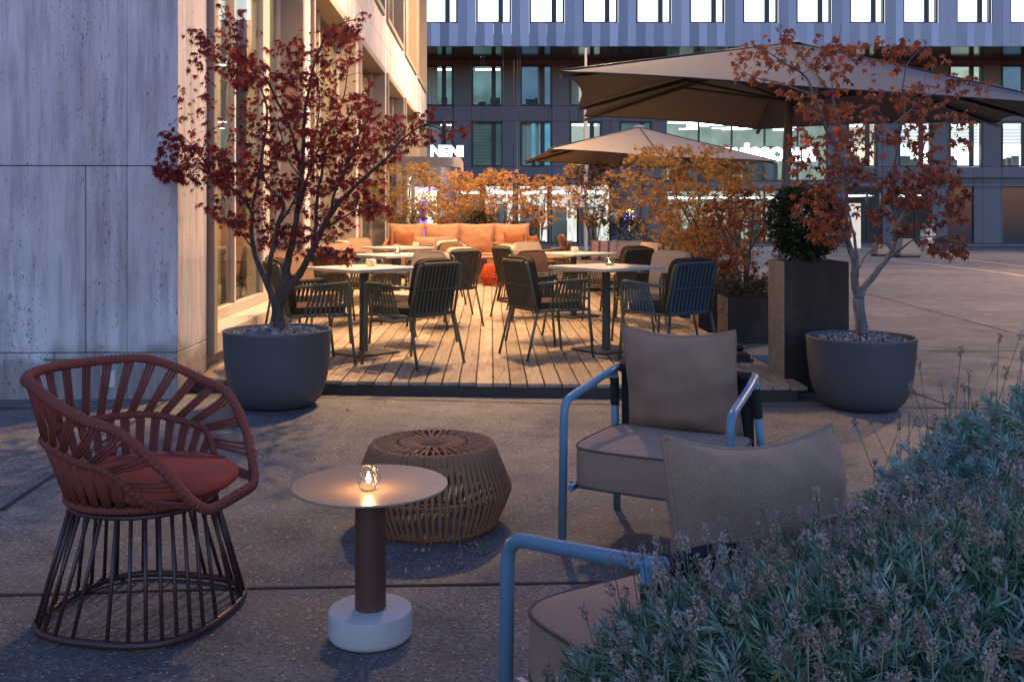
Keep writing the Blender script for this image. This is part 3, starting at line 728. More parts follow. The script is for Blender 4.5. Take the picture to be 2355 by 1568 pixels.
def block_cushion(w_, d_, t_, e=4.0, puff=.018, n=28, front_round=True):
    """seat cushion, rounded-square plan, welt at the top and bottom edges"""
    mb = MB(); rows = []
    prof = [(0, 0, 0), (.5, 0, 0), (.85, 0, 0), (.96, .006, 0), (1, .022, 0), (1.006, .5, 1), (1, .978, 2), (.96, .994, 2), (.85, 1.0, 2), (.5, 1.0, 2), (0.0, 1.0, 2)]
    for s_, zf, kk in prof:
        row = []
        for k in range(n):
            a = 2*pi*k/n; c, s2 = cos(a), sin(a)
            x = abs(c)**(2/e)*(1 if c >= 0 else -1)*w_/2*s_; y = abs(s2)**(2/e)*(1 if s2 >= 0 else -1)*d_/2*s_
            z = zf*t_
            if kk == 2: z += puff*(1-s_**2)+.004*NZ.noise(V((x*7, y*7, 1)))
            if kk == 0: z -= puff*.4*(1-s_**2)
            row.append(V((x, y, z)))
        rows.append(row)
    mb.sheet(rows, closed=True)
    for zf in (.02*t_, .98*t_):
        mb.tube([V((abs(cos(2*pi*k/48))**(2/e)*(1 if cos(2*pi*k/48) >= 0 else -1)*w_/2*1.0, abs(sin(2*pi*k/48))**(2/e)*(1 if sin(2*pi*k/48) >= 0 else -1)*d_/2*1.0, zf)) for k in range(48)], .0045, 6, closed=True, mi=1)
    return mb
def put(o, m4): o.matrix_local = m4; return o
# ------------------------------------------------------------------ wire basket chair
def basket_chair(name, loc_, rz, label, rope_m, steel_m, cush_m, group=None):
    root = empty(name, loc_, rz, label, 'chair', group)
    def rim(phi):
        a = abs(math.degrees(((phi+pi) % (2*pi))-pi))
        z = .395 + .10*ease(24, 50, a)*1.0 + .175*ease(36, 76, a) + .112*ease(66, 130, a)
        r = .348 - .026*(1-ease(0, 34, a))
        r += .01*ease(150, 180, a)
        return V((r*cos(phi), r*sin(phi), z))
    def low(phi): return V((.232*cos(phi), .232*sin(phi), .398))
    def midp(phi):
        a, b = low(phi), rim(phi); f = .50*ease(44, 84, abs(math.degrees(((phi+pi) % (2*pi))-pi)))
        p = a.lerp(b, f); p.xy = p.xy*(1.03); return p
    # wrapped rope: many small ridges along the hoop
    def wrapped(curve, n, r, closed=True):
        mb = MB(); pts = []; 
        for i in range(n*4): pts.append(curve(i/(n*4)))
        mb.tube(pts, lambda i: r*(.80, .97, 1.03, .97)[i % 4], 10, closed=closed)
        return mb
    wrapped(lambda t: rim(2*pi*t), 150, .0168).build('rim', rope_m, root, True)
    p0 = R(50); wrapped(lambda t: midp(p0+(2*pi-2*p0)*t), 95, .0138, False).build('middle_hoop', rope_m, root, True)
    wrapped(lambda t: low(2*pi*t), 90, .0135).build('seat_hoop', rope_m, root, True)
    st = MB()
    def strand(a, b, r=.0072):
        st.tube([a, a.lerp(b, .5)+V((0,0,-.002)), b], r, 6)
    nst = 25; amax = R(150)
    for i in range(nst):
        dl = -amax + 2*amax*i/(nst-1); th = pi + dl; tb = pi + dl*.80
        for k in (-1, 0, 1):
            top = rim(th+k*.033); bot = midp(tb+k*.032+.02)
            st.tube([top, top.lerp(bot, .5)+V((0,0,-.002)), bot], .0054, 6)
        t2 = tb+R(4.8)
        if i < nst-1:
            for k in (-1, 0, 1): st.tube([midp(t2+k*.036), midp(t2+k*.036).lerp(low(t2+k*.036+.03), .5), low(t2+k*.036+.03)], .0060, 6)
    st.build('basket_webbing', rope_m, root, True)
    # base
    def ring(t, half, z, e=2.9):
        a = 2*pi*t; c, s_ = cos(a), sin(a)
        return V((abs(c)**(2/e)*(1 if c >= 0 else -1)*half, abs(s_)**(2/e)*(1 if s_ >= 0 else -1)*half, z))
    b = MB(); N = 56
    b.tube([ring(i/N, .288, .018) for i in range(N)], .0125, 10, closed=True)
    b.tube([ring(i/N, .218, .372, 2.2) for i in range(N)], .008, 8, closed=True)
    b.lathe([(.218,.376), (.218,.382), (.10,.382), (.10,.376)], 40)
    for i in range(32):
        t_ = (i+.5)/32; b.tube([ring(t_, .288, .026), ring(t_+.01, .216, .372, 2.2)], .0070, 6)
    for i in range(4): p = ring(.125+i*.25, .286, 0); b.lathe([(.009,0), (.009,.008)], 8, (p.x, p.y, 0), caps=(True, True))
    b.build('wire_base', steel_m, root, True)
    c_ = MB(); rows = []
    prof = [(0,0), (.6,0), (.93,.004), (1.0,.022), (.99,.045), (.9,.064), (.6,.078), (.3,.083), (0,.084)]
    for s_, z in prof:
        row = []
        for k in range(40):
            a = 2*pi*k/40; rr = .224+.080*max(0, cos(a))**1.2 + .010*abs(sin(a))
            row.append(V((rr*cos(a)*s_+.0, rr*sin(a)*s_, .414+z*.95+.022*max(0,cos(a))*s_*0 + .004*NZ.noise(V((cos(a)*s_*3, sin(a)*s_*3, 0))))))
        rows.append(row)
    c_.sheet(rows, closed=True); c_.build('seat_cushion', cush_m, root, True)
    return root
basket_chair('basket_chair', (-1.2, 3.25, 0), R(-12), 'wine red rope basket chair on a wire rod base, in front of the stone wall', m_red_rope, m_red_steel, m_red_cush)
# ------------------------------------------------------------------ rope stool
def rope_pouf(name, loc_, sc, label, rope_m, n=72, rot=0):
    root = empty(name, loc_, rot, label, 'stool'); root.scale = (sc, sc, sc)
    rT, rM, rB, zT, zM = .248, .318, .262, .333, .155
    sk = MB()
    for r_, z in ((rT, zT-.012), (rM, zM), (rB, .014), (.135, zT-.004)): sk.tube([(r_*cos(2*pi*i/60), r_*sin(2*pi*i/60), z) for i in range(60)], .008, 6, closed=True)
    sk.build('hoops', rope_m, root, True)
    sd = MB(); rr = .0066; rn = random.Random(5)
    for i in range(n):
        for k, off in enumerate((-.3, .3)):
            a = 2*pi*(i+.5+off*.9+rn.uniform(-.05,.05))/n; a2 = a+(.018 if k else -.018)+rn.uniform(-.008,.008)
            pt = lambda r_, z, q: (r_*cos(q), r_*sin(q), z)
            sd.tube([pt(rT-.012, zT+.004, a), pt(rT+.005, zT+.001, a), pt(rT+.014, zT-.014, a), pt((rT+rM)/2+.010, (zT+zM)/2, (a+a2)/2), pt(rM+.008, zM+.006, a2), pt(rM+.009, zM-.006, a2), pt((rM+rB)/2+.009, zM*.5, a2+.01), pt(rB+.009, .020, a2+.02), pt(rB+.0, .004, a2+.02)], rr, 6)
    sd.build('side_cords', rope_m, root, True)
    tp = MB()
    n = int(n*.72)
    for i in range(n):
        a = 2*pi*i/n; pt = lambda r_, z, q: (r_*cos(q), r_*sin(q), z)
        o = .028 if i % 2 else -.020
        tp.tube([pt(rT+.004, zT+.003, a), pt(.205, zT+.005, a+o*.3), pt(.150, zT+.006, a+o*1.3)], rr, 6)
        tp.tube([pt(.145, zT-.001, a+.5*pi/n+o), pt(.135, zT+.008, a+.5*pi/n+o*.9), pt(.09, zT+.006, a+o*.4), pt(.058, zT-.002, a), pt(.046, zT-.02, a), pt(.045, zT-.05, a)], rr*.88, 6)
    tp.build('top_cords', rope_m, root, True)
    return root
st_d = F*CH/(1203-490)
rope_pouf('rope_stool', (G(994, 1203).x, st_d, 0), 1.0, 'tobacco brown rope stool behind the round side table', m_brown_rope)
# ------------------------------------------------------------------ round side table and candles
TD = 3.06; tx = P(852, 0, TD).x
t_ = empty('side_table', (tx, TD, 0), 0, 'round tan side table on a brown column and a pale concrete foot', 'table')
tb = MB(); tb.lathe([(0,.459), (.200,.459), (.236,.463), (.2375,.466), (.236,.4695), (.10,.470), (0,.470)], 72); tb.build('table_top', m_top_tan, t_, True, 40)
tb = MB(); tb.lathe([(.0475,.088), (.0475,.46)], 40); tb.build('column', mat('brown_column_paint', (.115,.052,.036), .42), t_, True)
tb = MB(); tb.lathe([(0,.004), (.120,.004), (.1275,.012), (.1285,.02), (.1285,.078), (.126,.086), (.120,.0895), (0,.0895)], 64); tb.lathe([(.115,0), (.115,.005)], 40, caps=(True, False), mi=1)
tb.build('foot', [m_concrete_lt, m_black_metal], t_, True, 40)
def flame_at(root, z, s=1.0, power=.5):
    f = MB(); f.lathe([(0,0), (.004*s,.004*s), (.0055*s,.010*s), (.003*s,.020*s), (0,.028*s)], 8, (0,0,z)); f.build('flame', m_flame, root, True)
    l = bpy.data.lights.new('candle_light', 'POINT'); l.energy = power; l.color = (1, .52, .2); l.shadow_soft_size = .012
    o = bpy.data.objects.new('candle_light', l); C.objects.link(o); o.location = (0, 0, z+.03*s); o.parent = root
def candle_faceted(loc_, label):
    root = empty('candle_holder', loc_, 0, label, 'candle', None)
    g_ = MB(); rows = []; n = 30
    zs_ = [0,.003,.010,.02,.03,.04,.05,.058,.064,.067]; rs_ = [.020,.024,.0295,.0335,.035,.0342,.031,.027,.0245,.0250]
    for i, (z, r_) in enumerate(zip(zs_, rs_)):
        rows.append([V(((r_+(.0014 if (k+i) % 2 else -.0008)*(0 < i < 8))*cos(2*pi*(k+.5*(i % 2))/n), (r_+(.0014 if (k+i) % 2 else -.0008)*(0 < i < 8))*sin(2*pi*(k+.5*(i % 2))/n), z)) for k in range(n)])
    g_.sheet(rows, closed=True); g_.lathe([(0,.001), (.020,.001)], 20)
    g_.build('glass', m_cglass, root, False)
    w_ = MB(); w_.lathe([(0,.004), (.018,.004), (.018,.020), (0,.020)], 16); w_.build('wax', emit('lit_wax', (1,.55,.22), 1.0), root, True)
    flame_at(root, .02, 1.3, 1.15); return root
cnd = P(855, 1110, 3.06); candle_faceted((cnd.x, 2.99, .4702), 'glowing faceted glass candle holder on the round tan side table')
m_mosaic = None
def mosaic():
    k = NT('gold_mosaic_glass'); cd = k.coord()
    vo = k.n('TexVoronoi', feature='DISTANCE_TO_EDGE'); vo.inputs['Scale'].default_value = 95; k.l(cd, vo.inputs[0])
    v2 = k.n('TexVoronoi'); v2.inputs['Scale'].default_value = 95; k.l(cd, v2.inputs[0])
    e = k.ramp(vo.outputs['Distance'], [(.03, (.16,.08,.03)), (.10, (.75,.52,.28))])
    k.col(k.mix(e, v2.outputs['Color'], .22)); k.b.inputs['Roughness'].default_value = .25
    k.b.inputs['Emission Color'].default_value = (1,.6,.25,1); k.l(k.math('MULTIPLY', vo.outputs['Distance'], 4.0), k.b.inputs['Emission Strength'])
    return k.m
m_mosaic = mosaic()
def candle_gold(loc_, label):
    root = empty('candle_holder', loc_, 0, label, 'candle', 'candle holders on the terrace tables')
    g_ = MB(); g_.lathe([(.025,0), (.037,.008), (.045,.025), (.046,.04), (.041,.056), (.036,.064), (.033,.062), (.038,.05), (.040,.03), (.03,.01), (0,.008)], 28); g_.build('glass', m_mosaic, root, True)
    flame_at(root, .012, .8, .25); return root
def candle_clear(loc_, label):
    root = empty('candle_holder', loc_, 0, label, 'candle', 'candle holders on the terrace tables')
    g_ = MB(); g_.lathe([(.028,0), (.038,.006), (.046,.03), (.046,.05), (.040,.072), (.034,.080), (.036,.088)], 10); g_.lathe([(.036,.012), (.043,.035), (.042,.05), (.037,.07)], 10); g_.lathe([(0,.001), (.028,.001)], 12); g_.build('glass', m_cglass, root)
    w_ = MB(); w_.lathe([(0,.006), (.030,.006), (.030,.024), (0,.024)], 16); w_.build('wax', m_wax, root, True)
    flame_at(root, .024, .7, .25); return root
# ------------------------------------------------------------------ lounge chairs
def lounge_chair(loc_, rz, label, yaw=0, roll=0, dx=0):
    """faces local +y"""
    root = empty('lounge_chair', loc_, rz, label, 'armchair', 'blue tube lounge chairs')
    r_ = .0165; hw = .325
    for s_ in (-1, 1):
        m_ = MB(); m_.tube(bend([(s_*.335,.285,0), (s_*.328,.283,.568), (s_*.310,-.05,.618), (s_*.295,-.195,.640)], .06), r_, 12)
        m_.lathe([(.0175,0), (.0175,.006)], 12, (s_*.335,.285,0), caps=(True,True)); m_.build('arm', m_blue_tube, root, True)
        m_ = MB(); m_.tube([(s_*.335,-.285,0), (s_*.300,-.165,.632)], r_, 12); m_.build('leg', m_blue_tube, root, True)
    m_ = MB(); m_.tube([(-.297,-.195,.640), (0,-.215,.640), (.297,-.195,.640)], r_, 12); m_.build('back_rail', m_blue_tube, root, True)
    m_ = MB()
    for y0 in (.22, -.20): m_.bbox(-.325, .325, y0-.012, y0+.012, .222, .247, .003)
    for s_ in (-1, 1): m_.bbox(s_*.30-.010, s_*.30+.010, -.22, .285, .222, .246, .003)
    m_.build('seat_frame', m_blue_tube, root, True, 40)
    m_ = MB()
    for a, b in ((-.285, -.17), (-.145, -.03), (-.005, .11), (.135, .285)):
        m_.tube([(a,-.196-.018*(1-abs(a)/.3),.640), ((a+b)/2,-.197-.018*(1-abs(a+b)/.6),.640), (b,-.196-.018*(1-abs(b)/.3),.640)], .0205, 12)
        m_.add([V(p) for p in ((a,-.218,.638), (b,-.218,.638), (b,-.222,.25), (a,-.222,.25), (a,-.211,.638), (b,-.211,.638), (b,-.215,.25), (a,-.215,.25))], [(0,1,2,3), (7,6,5,4), (0,3,7,4), (1,5,6,2)])
    for s_ in (-1, 1): m_.tube([(s_*.302,-.171,.60), (s_*.309,-.194,.48)], .0195, 10)
    m_.build('back_webbing', m_black_web, root, True, 40)
    c_ = block_cushion(.61, .545, .15, 5.0).build('seat_cushion', [m_taupe, mat('welt_piping', (.10,.075,.06), .8)], root, True, 45); c_.location = (0, .045, .248)
    tilt = R(-14)
    p_ = pillow(.50, .47, .23, seed=rz*1.3, pinch=.038, wr=.026, sag=.03).build('pillow', m_taupe_pil, root, True); p_.location = (dx, -.150, .615); p_.rotation_euler = (R(14), roll, R(180)+yaw); 
    tb_ = MB(); tb_.bbox(-.045, .045, -.005, .005, -.022, .022, .003); tb_.tube([(-.045,0,.022), (.045,0,.022)], .005, 6); k_ = tb_.build('label_tab', m_taupe_pil, root, True, 40); k_.location = (.05, -.275, .67); k_.rotation_euler = (R(20), 0, 0)
    return root
lounge_chair((.625, 3.97, 0), R(152), 'blue grey lounge chair with a big taupe pillow, facing the rope stool')
lounge_chair((.42, 2.19, 0), R(33), 'blue grey lounge chair seen from behind, half hidden by lavender', R(-3), R(-3), .035)
# ------------------------------------------------------------------ terrace dining chairs and tables
def dining_chair(web_m=m_green_web, tube_m=m_green_tube, cush=m_cush_cream, back_cush=True):
    root = empty('dining_chair', (0,0,DZ), 0, '-', 'chair', 'dining chairs on the terrace')
    r_ = .0115
    for s_ in (-1, 1):
        m_ = MB(); m_.tube(bend([(s_*.275,.285,0), (s_*.272,.245,.36), (s_*.280,.245,.645), (s_*.272,-.235,.625)], .06), r_, 8); m_.build('arm', tube_m, root, True)
        m_ = MB(); m_.tube(spline([(s_*.265,-.325,0), (s_*.252,-.225,.40)], 2), r_, 8); m_.build('leg', tube_m, root, True)
        m_ = MB()
        for i in range(9):
            y = .205-.031*i; yb = .215-.040*i
            a = V((s_*.280, y, .648-.0005*i)); b = V((s_*.268, yb-.02, .405))
            m_.add([a+V((s_*.007,.010,.008)), a+V((s_*.007,-.010,.008)), b+V((s_*.007,-.010,0)), b+V((s_*.007,.010,0)), a+V((-s_*.002,.010,.008)), a+V((-s_*.002,-.010,.008)), b+V((-s_*.002,-.010,0)), b+V((-s_*.002,.010,0))], [(0,1,2,3), (7,6,5,4), (0,3,7,4), (1,5,6,2), (0,4,5,1), (3,2,6,7)])
        m_.tube([(s_*.280,.225,.6445), (s_*.2735,-.06,.634)], .0165, 8)
        m_.build('arm_webbing', web_m, root, True, 35)
    m_ = MB(); m_.tube(bend([(-.252,-.225,.40), (-.240,-.315,.80), (.240,-.315,.80), (.252,-.225,.40)], .05), r_, 8)
    m_.tube([(-.262,-.215,.405), (.262,-.215,.405)], r_, 8); m_.tube([(-.268,.24,.40), (.268,.24,.40)], r_, 8)
    for s_ in (-1, 1): m_.tube([(s_*.262,-.215,.405), (s_*.268,.24,.40)], r_, 8)
    m_.build('frame', tube_m, root, True)
    m_ = MB()
    for i in range(11):
        x = -.205+.41*i/10; hwd = .0108
        for a, b, of in (((x,-.318,.812), (x,-.268,.60), 0), ((x,-.268,.60), (x*1.02,-.228,.40), .0)):
            a, b = V(a), V(b); n_ = V((0,-.005,0))
            m_.add([a+V((-hwd,0,0))+n_, a+V((hwd,0,0))+n_, b+V((hwd,0,0))+n_, b+V((-hwd,0,0))+n_, a+V((-hwd,0,0))-n_, a+V((hwd,0,0))-n_, b+V((hwd,0,0))-n_, b+V((-hwd,0,0))-n_], [(0,1,2,3), (7,6,5,4), (0,3,7,4), (1,5,6,2)])
        m_.tube([(x-.016,-.275,.605), (x,-.281,.600), (x+.016,-.275,.605)], .009, 6)
    m_.tube([(-.195,-.316,.802), (.195,-.316,.802)], .0165, 8); m_.tube([(-.21,-.222,.405), (.21,-.222,.405)], .016, 8)
    m_.build('back_webbing', web_m, root, True, 35)
    m_ = MB()
    for i in range(11):
        y = -.19+.40*i/10; m_.bbox(-.265, .265, y-.012, y+.012, .398, .408, .002)
    m_.build('seat', web_m, root)
    c_ = block_cushion(.48, .46, .055, 4.5, .012, 24).build('seat_cushion', [cush, cush], root, True, 45); c_.location = (0, .02, .410)
    if back_cush:
        p_ = block_cushion(.43, .40, .06, 5.5, .012, 24).build('back_cushion', [cush, cush], root, True, 45)
        p_.matrix_local = M.Translation((0,-.258,.635)) @ M.Rotation(R(-78.5), 4, 'X')
    return root
def table(loc_, rz, label, group='square dining tables on the terrace'):
    root = empty('dining_table', loc_, rz, label, 'table', group)
    m_ = MB(); m_.bbox(-.36, .36, -.36, .36, .712, .738, .002); m_.build('table_top', m_table_white, root)
    m_ = MB(); m_.lathe([(.037,.008), (.037,.70)], 20); m_.bbox(-.16,.16,-.16,.16,.70,.712,.002); m_.build('post', m_table_base, root, True, 40)
    m_ = MB(); m_.bbox(-.225, .225, -.225, .225, .006, .016, .003); 
    for a in (-.2,.2):
        for b in (-.2,.2): m_.lathe([(.015,0), (.015,.006)], 8, (a,b,0), caps=(True,True))
    m_.build('base_plate', m_table_base, root)
    return root
TB = {'T1': (-1.275, 8.56, 45), 'T2': (.825, 8.72, 38), 'T3': (-1.32, 11.2, 42), 'T4': (-1.55, 13.6, 48), 'T5': (.717, 11.6, 40)}
tl = {'T1': 'pale square table nearest the potted crimson maple, gold mosaic candle on it', 'T2': 'pale square table behind the taupe lounge chair, clear glass candle on it', 'T3': 'middle table of the row by the bronze windows, clear candle on it', 'T4': 'farthest table of the row by the bronze windows, beside the blue chair', 'T5': 'second table of the planter side row, gold mosaic candle on it'}
for k_, (x, y, a) in TB.items(): table((x, y, DZ), R(a), tl[k_])
TZ = DZ+.738
candle_gold((-1.22, 8.62, TZ), 'gold mosaic candle holder on the table beside the potted crimson maple')
candle_clear((.86, 8.78, TZ), 'clear faceted candle glass on the table behind the taupe lounge chair')
candle_clear((-1.30, 11.25, TZ), 'clear candle glass on the middle table by the bronze windows')
candle_gold((-1.31, 13.55, TZ), 'gold mosaic candle holder on the farthest table by the windows')
candle_gold((.74, 11.75, TZ), 'gold mosaic candle holder on the second planter side table')
base = dining_chair(); base_used = [False]
def chair(x, y, face, label, cush=None, web=None):
    if not base_used[0] and cush is None and web is None:
        o = base; base_used[0] = True; o['label'] = label
    else: o = copy_tree(base); o['label'] = label
    o.location = (x, y, DZ); o.rotation_euler = (0, 0, R(face-90))
    if cush is not None:
        for c_ in o.children:
            if c_.name.split('.')[0] in ('seat_cushion', 'back_cushion'):
                c_.data = c_.data.copy(); c_.data.materials.clear(); c_.data.materials.append(cush); c_.data.materials.append(cush)
    if web is not None:
        for c_ in o.children:
            if 'webbing' in c_.name or c_.name.startswith('seat.') or c_.name == 'seat': c_.data = c_.data.copy(); c_.data.materials.clear(); c_.data.materials.append(web)
    return o
chair(-1.62, 7.98, 28, 'olive chair partly behind the big pot with the crimson maple', m_cush_shaded)
chair(-.80, 7.96, 141, 'olive chair seen from behind, right front of the gold candle table', m_cush_shaded)
chair(-.92, 9.20, 232, 'chair with upright cream back cushion, behind the gold candle table', m_cush_cream)
chair(-1.88, 9.15, 318, 'chair between the bronze window and the gold candle table', m_cush_tan)
chair(.30, 8.42, 26, 'olive chair seen from behind, left of the clear candle table', m_cush_shaded)
chair(1.27, 8.10, 126, 'petrol and olive chair just behind the taupe pillow', m_cush_shaded, m_petrol_web)
chair(1.33, 9.32, 222, 'chair with pale cushion on the planter side of the clear candle table', m_cush_cream)
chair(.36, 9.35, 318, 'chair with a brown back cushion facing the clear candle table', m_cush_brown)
chair(-1.80, 10.72, 40, 'dark chair back showing over the gold candle table edge', m_cush_shaded)
chair(-.72, 10.58, 138, 'olive chair on the aisle side of the middle window table')
chair(-.88, 11.72, 225, 'tan cushioned chair behind the middle window table', m_cush_tan)
chair(-1.90, 11.75, 320, 'tan cushioned chair close to the bronze window, middle table', m_cush_tan)
chair(-2.02, 13.10, 38, 'bright blue webbed chair by the farthest window table', None, m_blue_web)
chair(-1.02, 13.05, 140, 'olive chair on the aisle side of the farthest window table')
chair(-1.12, 14.1, 228, 'cream cushioned chair behind the farthest window table, aisle side', m_cush_cream)
chair(-2.02, 14.15, 318, 'tan cushioned chair behind the farthest window table, window side', m_cush_tan)
chair(.16, 11.45, 28, 'sage webbed chair beside the terracotta basket chair')
chair(1.18, 11.05, 132, 'dark chair back right behind the clear candle glass', m_cush_shaded)
chair(1.45, 12.0, 205, 'chair with pink beige cushion seen side on near the planters', m_cush_cream)
chair(.35, 12.25, 310, 'cream cushioned chair at the second planter side table', m_cush_cream)
# ------------------------------------------------------------------ lounge corner at the back of the terrace
basket_chair('basket_chair', (.10, 13.6, DZ), R(20), 'terracotta rope basket chair at the aisle, beside the sage chair', m_terra_rope, m_rust_steel, m_cush_orange)
rope_pouf('rope_stool', (-.20, 16.6, DZ), 1.0, 'orange rope stool beside the low wooden table', m_orange_rope, 50)
lt = empty('low_table', (-.52, 17.2, DZ), A0, 'low brown wooden table in front of the apricot sofa', 'table')
m_ = MB(); m_.bbox(-.52, .30, -.30, .30, .42, .46, .008); m_.build('table_top', m_wood_brown, lt)
m_ = MB(); m_.bbox(-.11, .09, -.10, .10, .14, .42, .006); m_.build('post', m_wood_brown, lt)
m_ = MB(); m_.bbox(-.28, .28, -.25, .25, 0, .14, .008); m_.build('foot', m_wood_brown, lt)
candle_gold((-.66, 17.1, DZ+.46), 'small gold candle holder on the low brown wooden table')
sf = empty('sofa', (-1.0, 18.75, DZ), A0, 'long apricot sofa with four big back cushions and rust arms', 'sofa')
m_ = MB(); m_.bbox(-1.34, 1.34, -.42, .42, .04, .20, .02)
m_.build('frame', m_rust_steel, sf)
m_ = MB()
for s_ in (-1, 1):
    m_.tube(bend([(s_*1.36,-.42,.05), (s_*1.37,-.44,.60), (s_*1.36,.42,.72), (s_*1.36,.42,.05)], .07), .028, 10)
    for i in range(9): y = -.36+.09*i; m_.tube([(s_*1.37,y,.61+.12*(y+.42)/.84), (s_*1.36,y,.1)], .014, 6)
m_.tube([(-1.36,.42,.72), (1.36,.42,.72)], .028, 10); m_.build('arm_rails', m_terra_rope, sf, True)
for i in (0, 1): c_ = block_cushion(1.32, .82, .24, 6, .02).build('seat_cushion', [m_sofa_seat]*2, sf, True, 45); c_.location = (-.67+1.34*i, -.02, .20)
for i in range(4):
    p_ = pillow(.68, .60, .24, seed=i*1.7+.3, pinch=.03, wr=.02, sag=.015).build('back_cushion', m_sofa_back, sf, True); p_.location = (-1.0+.667*i, .20, .72); p_.rotation_euler = (R(-12), 0, 0)
def loose(name, loc_, rz, w_, h_, t_, m_, label, tilt=-15, seed=2.0):
    o = pillow(w_, h_, t_, seed=seed, n=16).build(name, m_, None, True); o.location = loc_; o.rotation_euler = (R(tilt), 0, rz); return tag(o, label, 'pillow')
loose('pillow', (.05, 18.48, DZ+.64), R(10), .42, .42, .14, m_cush_orange, 'small orange pillow at the aisle end of the apricot sofa')
loose('pillow', (-2.02, 18.45, DZ+.64), R(-18), .42, .42, .14, m_cush_orange, 'small orange pillow at the window end of the apricot sofa')
bo = MB(); bo.lathe([(0,-.22), (.07,-.22), (.095,-.19), (.10,0), (.095,.19), (.07,.22), (0,.22)], 18); o = bo.build('bolster', m_sofa_back, None, True); o.location = (-2.08, 17.9, DZ+.54); o.rotation_euler = (R(90), 0, R(8)); tag(o, 'round apricot bolster beside the rust lounge chair', 'pillow')
def slat_chair(loc_, rz, label, cush):
    root = empty('slatted_armchair', loc_, rz, label, 'armchair', 'rust slatted armchairs by the sofa')
    m_ = MB(); m_.tube(bend([(-.36,-.30,0), (-.36,-.36,.66), (.36,-.36,.66), (.36,-.30,0)], .09), .020, 10); m_.build('back_frame', m_rust_steel, root, True)
    m_ = MB()
    for i in range(15): x = -.30+.60*i/14; m_.tube([(x,-.36,.66), (x,-.30,.22)], .013, 6)
    m_.build('back_slats', m_terra_rope if cush is m_cush_brown else m_rust_steel, root, True)
    for s_ in (-1, 1): m_ = MB(); m_.tube(bend([(s_*.36,.34,0), (s_*.36,.34,.48), (s_*.36,-.35,.55)], .08), .018, 8); m_.build('arm', m_rust_steel, root, True)
    m_ = MB(); m_.bbox(-.35, .35, -.32, .34, .19, .23, .01); m_.build('seat_frame', m_rust_steel, root)
    c_ = block_cushion(.66, .64, .16, 5, .02).build('seat_cushion', [m_sofa_seat]*2, root, True, 45); c_.location = (0, .02, .232)
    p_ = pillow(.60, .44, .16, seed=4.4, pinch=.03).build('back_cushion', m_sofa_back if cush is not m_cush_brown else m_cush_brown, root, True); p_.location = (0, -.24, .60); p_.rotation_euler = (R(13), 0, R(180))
    return root
slat_chair((-1.33, 16.6, DZ), R(2), 'rust slatted armchair seen from behind, facing the apricot sofa', m_cush_orange)
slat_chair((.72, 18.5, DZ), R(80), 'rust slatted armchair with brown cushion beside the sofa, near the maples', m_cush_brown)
loose('pillow', (.40, 18.35, DZ+.60), R(60), .40, .40, .15, m_cush_orange, 'round looking orange pillow in the slatted armchair by the maples')
wb = empty('bench_sofa', (1.72, 15.6, DZ), R(-6), 'low pale bench sofa behind the second planter side table', 'sofa')
m_ = MB(); m_.bbox(-.75, .45, -.35, .35, .05, .30, .02); m_.build('frame', mat('pale_bench', (.5,.43,.36), .6), wb)
c_ = block_cushion(1.16, .66, .15, 6, .02).build('seat_cushion', [m_cush_cream]*2, wb, True, 45); c_.location = (-.15, 0, .30)
def striped():
    k = NT('striped_pink_fabric'); cd = k.coord(); wv = k.n('TexWave', wave_type='BANDS', bands_direction='X'); wv.inputs['Scale'].default_value = 2.2; k.l(cd, wv.inputs[0])
    k.col(k.ramp(wv.outputs['Fac'], [(.80, (.62,.36,.30)), (.88, (.20,.12,.09))])); k.b.inputs['Roughness'].default_value = .9; return k.m
for i, (xx, nm) in enumerate(((-.28, 'striped pink bolster lying on the pale bench sofa'), (.10, 'plain pink pillow at the planter end of the pale bench sofa'))):
    o = pillow(.46, .34, .22, seed=6+i, n=16).build('pillow', striped() if i == 0 else m_cush_cream, None, True); o.location = (1.72+xx, 15.55, DZ+.62); o.rotation_euler = (R(-20), 0, R(-6)); tag(o, nm, 'pillow')
# ------------------------------------------------------------------ leaves and branches
def leaf_template(lobes, valley, width=.0):
    """palmate leaf: list of (x, y) with the stalk at the origin and the tip along +y"""
    pts = []
    n = len(lobes)
    for i, (a, L) in enumerate(lobes):
        a = R(a); pts.append((L*sin(a), L*cos(a)))
        if i < n-1:
            a2 = (a+R(lobes[i+1][0]))/2; vl = valley*(L+lobes[i+1][1])/2*1.0
            pts.append((vl*sin(a2), vl*cos(a2)))
    return pts
LEAF_PALM = leaf_template([(-118,.45),(-78,.72),(-38,.93),(0,1.05),(38,.93),(78,.72),(118,.45)], .34)
LEAF_BROAD = leaf_template([(-112,.52),(-58,.85),(0,1.0),(58,.85),(112,.52)], .50)
LEAF_SMALL = leaf_template([(-90,.6),(-42,.85),(0,1.0),(42,.85),(90,.6)], .40)
def add_leaf(mb, p, d, up, size, tint, tpl, curl, rnd_):
    d = d.normalized(); x = d.cross(up)
    if x.length < 1e-3: x = d.cross(V((1,0,0)))
    x.normalize(); nn = x.cross(d)
    vs = [p]; 
    for a, b in tpl:
        r2 = a*a+b*b
        vs.append(p+(x*a+d*b)*size+nn*(-curl*r2*size+rnd_.uniform(-.07,.07)*size-.12*abs(a)*size))
    n = len(tpl)
    mb.add(vs, [(0, i, i+1) for i in range(1, n)], tint)
